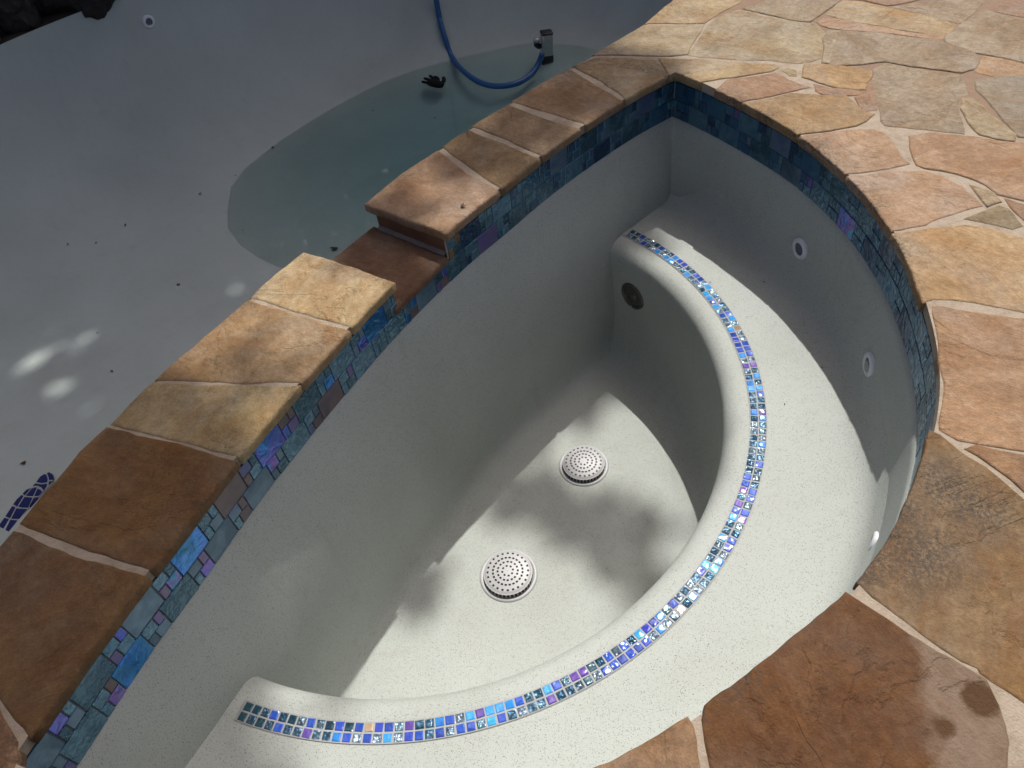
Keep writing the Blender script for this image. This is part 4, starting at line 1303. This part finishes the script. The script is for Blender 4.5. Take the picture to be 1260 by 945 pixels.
for k, (px, py, lab) in enumerate(((300, 283, 'tiny dark leaf scrap under water just inside the left tip of the puddle'), (245, 239, 'tiny dark leaf scrap on bare plaster just left of the puddle tip'),
        (154, 279, 'tiny dark leaf scrap on the pool floor, rightmost of a row of three'), (120, 299, 'tiny dark leaf scrap on the pool floor, middle one of a row of three'), (84, 300, 'tiny dark leaf scrap on the pool floor, leftmost of a row of three'),
        (334, 183, 'tiny dark leaf scrap at the far edge of the puddle, upper one of two'), (291, 217, 'tiny dark leaf scrap at the far edge of the puddle, lower one of two'),
        (415, 127, 'tiny dark leaf scrap on the water edge straight above the spillway'), (534, 145, 'tiny dark leaf scrap floating on the water right below the black glove'), (458, 137, 'tiny dark leaf scrap floating on the water lower left of the black glove'),
        (140, 458, 'tiny dark leaf scrap on the pool floor between the sunlit patches and the coping'), (32, 568, 'tiny dark leaf scrap on the pool floor just above the blue mosaic figure'),
        (119, 410, 'tiny dark leaf scrap on the pool floor right beside the largest sunlit patches'), (219, 352, 'tiny dark leaf scrap on pool floor left of the pale spillway coping stone'))):
    leaf(px, py, 'pool' if px < 400 else 'water', .016 + .006 * (k % 3), 1 + k % 2, lab, 10 + k, 'leaf', grp)
grp = 'tiny dark leaf scraps on the spa bench'
for k, (px, py, lab) in enumerate(((873, 347, 'tiny dark leaf scrap on sunlit bench near the far end of the mosaic line'), (939, 348, 'tiny dark leaf scrap on the shaded bench below the first wall jet'), (1013, 453, 'tiny dark leaf scrap at the bench shadow edge left of the second jet'),
        (1039, 518, 'tiny dark leaf scrap on sunlit bench by the shadow edge, upper of two'), (1055, 541, 'tiny dark leaf scrap on the sunlit bench by the shadow tip, lower of two'), (965, 499, 'tiny dark leaf scrap mid-bench in sun, beside the mosaic line'))):
    leaf(px, py, 'bench', .009, 1, lab, 40 + k, 'leaf', grp)

# blue mosaic inlay on the pool floor (only part of it shows beside the coping)
pieces = [[(605, 235), (640, 220), (680, 245), (690, 300), (685, 318), (635, 326), (625, 280)], [(686, 334), (665, 358), (630, 392), (628, 344)],
 [(470, 348), (520, 280), (575, 245), (598, 252), (618, 300), (614, 352), (540, 362)], [(424, 400), (455, 366), (540, 378), (612, 368), (608, 400), (566, 462), (535, 420), (480, 396)],
 [(290, 503), (340, 450), (405, 424), (322, 522)], [(334, 524), (412, 432), (476, 412), (474, 436), (426, 532), (350, 530)], [(488, 432), (530, 448), (546, 480), (500, 528), (440, 532)],
 [(170, 638), (220, 570), (283, 512), (306, 530), (222, 666)], [(234, 668), (320, 540), (424, 548), (366, 680), (290, 680)], [(438, 550), (494, 542), (386, 668), (376, 672)],
 [(70, 793), (160, 657), (204, 678), (130, 816)], [(144, 822), (214, 688), (356, 698), (240, 826)], [(-30, 930), (60, 807), (118, 828), (40, 980), (-60, 1010)], [(60, 985), (136, 834), (226, 844), (110, 1010)],
 [(-70, 1024), (34, 994), (0, 1100), (-120, 1130)], [(50, 998), (104, 1020), (60, 1120), (14, 1104)]]
hfl = cast(pool_bvh, 30, 610)[0]; ZF = hfl.z + .010
inl = empty('mosaic_inlay', (hfl.x, hfl.y, ZF)); tag(inl, 'dark blue tile mosaic figure inlaid on the pool floor beside the coping', 'mosaic')
blue_t = mat_simple('inlay_blue', (.006, .013, .11), .5, nsc=20, namt=.3, spec=.2)
allp = []
for pc in pieces:
    lp = [at2(x / 10.5, 560 + y / 10.5, ZF) for x, y in pc]
    if area2(lp) < 0: lp.reverse()
    me, loc = slab(inset_loop(lp, .0008), ZF + .003, .012, blue_t, 'tile', rnd=.18)
    obj('tile', me, inl, loc - inl.location); allp.append(lp)
ow = [(600, 225), (640, 212), (688, 240), (697, 300), (692, 345), (560, 480), (500, 545), (380, 690), (240, 840), (110, 1030), (60, 1135), (-130, 1145), (-70, 1015), (60, 795), (165, 630), (285, 498), (340, 443), (415, 405), (465, 340), (515, 273), (570, 240)]
lp = [at2(x / 10.5, 560 + y / 10.5, ZF) for x, y in ow]
me, loc = slab(inset_loop(lp if area2(lp) > 0 else list(reversed(lp)), .006), ZF, .02, M['white_grout'], 'grout_bed', rnd=.15)
obj('grout_bed', me, inl, loc - inl.location)

# ------------------------------------------------------------------ dark boulders on the far rim
rock_m = mat_simple('shade_dark_rock', (.016, .012, .010), .8, nsc=7, namt=.35, bmp=.9)  # near-black base colour paints in the shade these boulders lie in
rock_g = mat_simple('grey_rock', (.06, .06, .065), .8, nsc=9, namt=.3, bmp=.9)
rk = random.Random(8)
labs = ['dark boulder at the far pool edge, leftmost in the photograph', 'dark rounded boulder on the far pool rim beside the grey flat rock', 'grey flat-topped rock among the dark boulders on the far pool rim',
        'brown rugged boulder right of the grey flat rock on the far rim', 'low dark boulder on the far pool rim, rightmost one in view']
def boulder(c, s, mat, label, seed):
    bm = bmesh.new(); bmesh.ops.create_icosphere(bm, subdivisions=4, radius=1)
    for v in bm.verts:
        d = noise.fractal(v.co * 1.3 + Vector((seed * 3.1, 0, 0)), .9, 2.1, 5)
        f = noise.cell(v.co * 1.7 + Vector((0, seed * 2.0, 0)))
        v.co = Vector((v.co.x * s[0], v.co.y * s[1], v.co.z * s[2])) * (1 + .34 * d + .03 * f)
    me = bpy.data.meshes.new('boulder'); bm.to_mesh(me); bm.free(); me.materials.append(mat)
    o = obj('boulder', me, None, c); o.rotation_euler = (rk.uniform(-.3, .3), rk.uniform(-.3, .3), rk.uniform(0, 6))
    tag(o, label, 'boulder', 'boulders along the far pool rim')
for k, (x, y, z, sz, mt) in enumerate(((-3.22, 5.34, -.36, (.28, .22, .24), 0), (-2.96, 5.58, -.34, (.22, .20, .22), 0), (-2.92, 5.72, -.12, (.20, .16, .13), 1), (-2.58, 5.78, -.30, (.28, .22, .28), 0), (-2.40, 6.02, -.36, (.22, .20, .20), 0))):
    boulder(Vector((x + .015, y + .0, z)), sz, rock_g if mt else rock_m, labs[k], k)
for k, (x, y) in enumerate(((-3.5, 4.95), (-3.95, 4.35), (-2.3, 6.75), (-1.9, 7.3), (-3.1, 5.9))):
    boulder(Vector((x, y, -.36)), (.3, .26, .28), rock_m, 'dark boulder of the rock edging beyond the photograph, %s' % ('left of all others', 'farthest left', 'behind the hose wall', 'nearest the hose', 'behind the leftmost ones')[k], 20 + k)

# ------------------------------------------------------------------ shade trees beyond the pool (out of the picture, their shade falls on it)
SX, SY = SUN.x / SUN.z, SUN.y / SUN.z
edge = [q for q in dense_outer]
def pool_side(u):
    i = min(range(len(edge)), key=lambda k: (edge[k] - u).length_squared)
    t = (edge[min(i + 1, len(edge) - 1)] - edge[max(i - 1, 0)]).normalized(); d = (edge[i] - u).length
    return d if (u - edge[i]).dot(V2(-t.y, t.x)) > 0 else -d
def U(px, py, z): p = at(px, py, z); return V2(p.x - SX * z, p.y - SY * z)
gaps = [(U(20, 408, -1.32), .07), (U(45, 393, -1.32), .085), (U(72, 380, -1.32), .085), (U(98, 372, -1.32), .055), (U(58, 441, -1.32), .06), (U(84, 434, -1.32), .055), (U(106, 462, -1.32), .04), (U(187, 243, -1.45), .05), (U(247, 224, -1.48), .05), (U(292, 328, -1.47), .07), (U(325, 312, -1.5), .06)]
spots = [(U(150, 605, 0), .27, .95), (U(215, 590, 0), .16, .8), (U(90, 640, 0), .2, .9), (U(100, 740, 0), .24, .95), (U(60, 810, 0), .22, .9), (U(190, 508, 0), .06, .6),
         (U(600, 190, 0), .10, .9), (U(630, 165, 0), .13, .95), (U(660, 160, 0), .11, .9), (U(700, 128, 0), .12, .95), (U(680, 110, 0), .12, .9), (U(640, 140, 0), .10, .9), (U(775, 90, 0), .13, .95), (U(740, 80, 0), .12, .9), (U(565, 205, 0), .10, .55), (U(500, 240, 0), .10, .45), (U(530, 250, 0), .10, .35),
         (U(640, 602, -1.05), .11, .85), (U(690, 625, -1.05), .12, .95), (U(742, 650, -1.05), .12, .95), (U(785, 680, -1.05), .12, .9), (U(800, 722, -1.05), .10, .7), (U(715, 515, -1.05), .06, .45),
         (U(240, 935, -.51), .10, .95), (U(255, 965, -.51), .12, .95), (U(310, 972, -.51), .08, .7), (U(215, 930, -.51), .12, .8), (U(450, 345, -.09), .12, .75), (U(500, 350, -.09), .12, .75), (U(480, 320, -.09), .12, .75)]
def density(u):
    d = pool_side(u)
    D = max(0, min(1, (d - .02) / .22))
    for c, r in gaps:
        q = (u - c).length / r
        if q < 2: D *= 1 - math.exp(-q * q * .9) if q < 2 else 1
    for c, r, a in spots:
        q = (u - c).length / r
        if q < 2.2: D = max(D, a * math.exp(-(q * q * q) * .5))
    return D
trunks = [(V2(4.6, 14.8), 0), (V2(.4, 15.2), 1), (V2(-4.0, 14.6), 2)]
crowns = {0: ([], []), 1: ([], []), 2: ([], [])}
rl_ = random.Random(77)
count = 0
# coarse lookup so that the edge test stays cheap
for _ in range(46000):
    u = V2(rl_.uniform(-6.5, 2.6), rl_.uniform(.2, 8.8))
    D = density(u)
    if rl_.random() > D: continue
    near_gap = any((u - c).length < r * 3 for c, r in gaps) or pool_side(u) < .6
    hgt = rl_.uniform(9.6, 11.8) + .5 * math.sin(u.x * 1.7) + .4 * math.cos(u.y * 2.1)
    c = Vector((u.x + SX * hgt, u.y + SY * hgt, hgt))
    k = min((0, 1, 2), key=lambda i: (V2(c.x, c.y) - (trunks[i][0] - V2(0, 1.6))).length)
    vs_, fs_ = crowns[k]
    s = (.08 if near_gap else .16) * rl_.uniform(.7, 1.25)
    ax = Vector((rl_.gauss(0, 1), rl_.gauss(0, 1), rl_.gauss(0, .5))).normalized(); ay = ax.cross(Vector((rl_.gauss(0, .6), rl_.gauss(0, .6), 1)).normalized()).normalized()
    b = len(vs_)
    for a_, w_ in ((-1.3, 0), (-.2, .62), (1.3, 0), (-.2, -.62)): vs_.append(c + ax * (s * a_) + ay * (s * w_))
    fs_.append((b, b + 1, b + 2, b + 3))
for _ in range(13000):  # low foliage added so the water mirrors dark leaves, not open sky
    c = Vector((rl_.uniform(-8.5, 6.0), rl_.uniform(13.0, 17.5), rl_.uniform(.8, 13.5)))
    u = V2(c.x - SX * c.z, c.y - SY * c.z)
    if u.y < 6.6 and density(u) < .97: continue
    if u.x > 2.2 and u.y < 8.5: continue
    k = min((0, 1, 2), key=lambda i: abs(c.x - trunks[i][0].x))
    vs_, fs_ = crowns[k]; s = .22 * rl_.uniform(.7, 1.25); b = len(vs_)
    ax = Vector((rl_.gauss(0, 1), rl_.gauss(0, 1), rl_.gauss(0, .7))).normalized(); ay = ax.cross(Vector((rl_.gauss(0, .8), rl_.gauss(0, .8), 1)).normalized()).normalized()
    for a_, w_ in ((-1.3, 0), (-.2, .62), (1.3, 0), (-.2, -.62)): vs_.append(c + ax * (s * a_) + ay * (s * w_))
    fs_.append((b, b + 1, b + 2, b + 3))
leaf_green = mat_simple('tree_leaf', (.06, .10, .03), .6, nsc=3)
bark = mat_simple('bark', (.09, .065, .045), .9, nsc=12, bmp=.8)
tl = ['tall leafy tree beyond the right end of the pool', 'tall leafy tree beyond the middle of the pool', 'tall leafy tree beyond the left end of the pool']
for (base, k) in trunks:
    t = empty('shade_tree', (base.x, base.y, -.455)); tag(t, tl[k], 'tree', 'shade trees beyond the pool')
    vs_, fs_ = crowns[k]
    me = mesh('crown', [v - t.location for v in vs_], fs_, leaf_green, smooth=False); obj('crown', me, t)
    cen = sum(vs_, Vector()) / max(1, len(vs_)) if vs_ else Vector((base.x, base.y, 9))
    tv, tf = tube([Vector((0, 0, -.1)), Vector((.02, .0, 1.2)), Vector((.1, -.05, 4.4)), Vector((.05, -.25, 8.0)), Vector(((cen.x - base.x) * .35, (cen.y - base.y) * .35, 11.0))], [.38, .29, .24, .19, .11], 12)
    obj('trunk', mesh('trunk', tv, tf, bark), t)
    rb = random.Random(k)
    for q in range(9):
        if not vs_: break
        tgt = rb.choice(vs_) - t.location; st_ = Vector((.08, -.15, rb.uniform(5.4, 8.6)))
        mid = st_.lerp(tgt, .5) + Vector((rb.uniform(-.3, .3), rb.uniform(-.3, .3), .5))
        tv, tf = tube(catmull([st_, mid, tgt], False, 5), [.075 - .0065 * i for i in range(11)], 8)
        obj('limb', mesh('limb', tv, tf, bark), t)
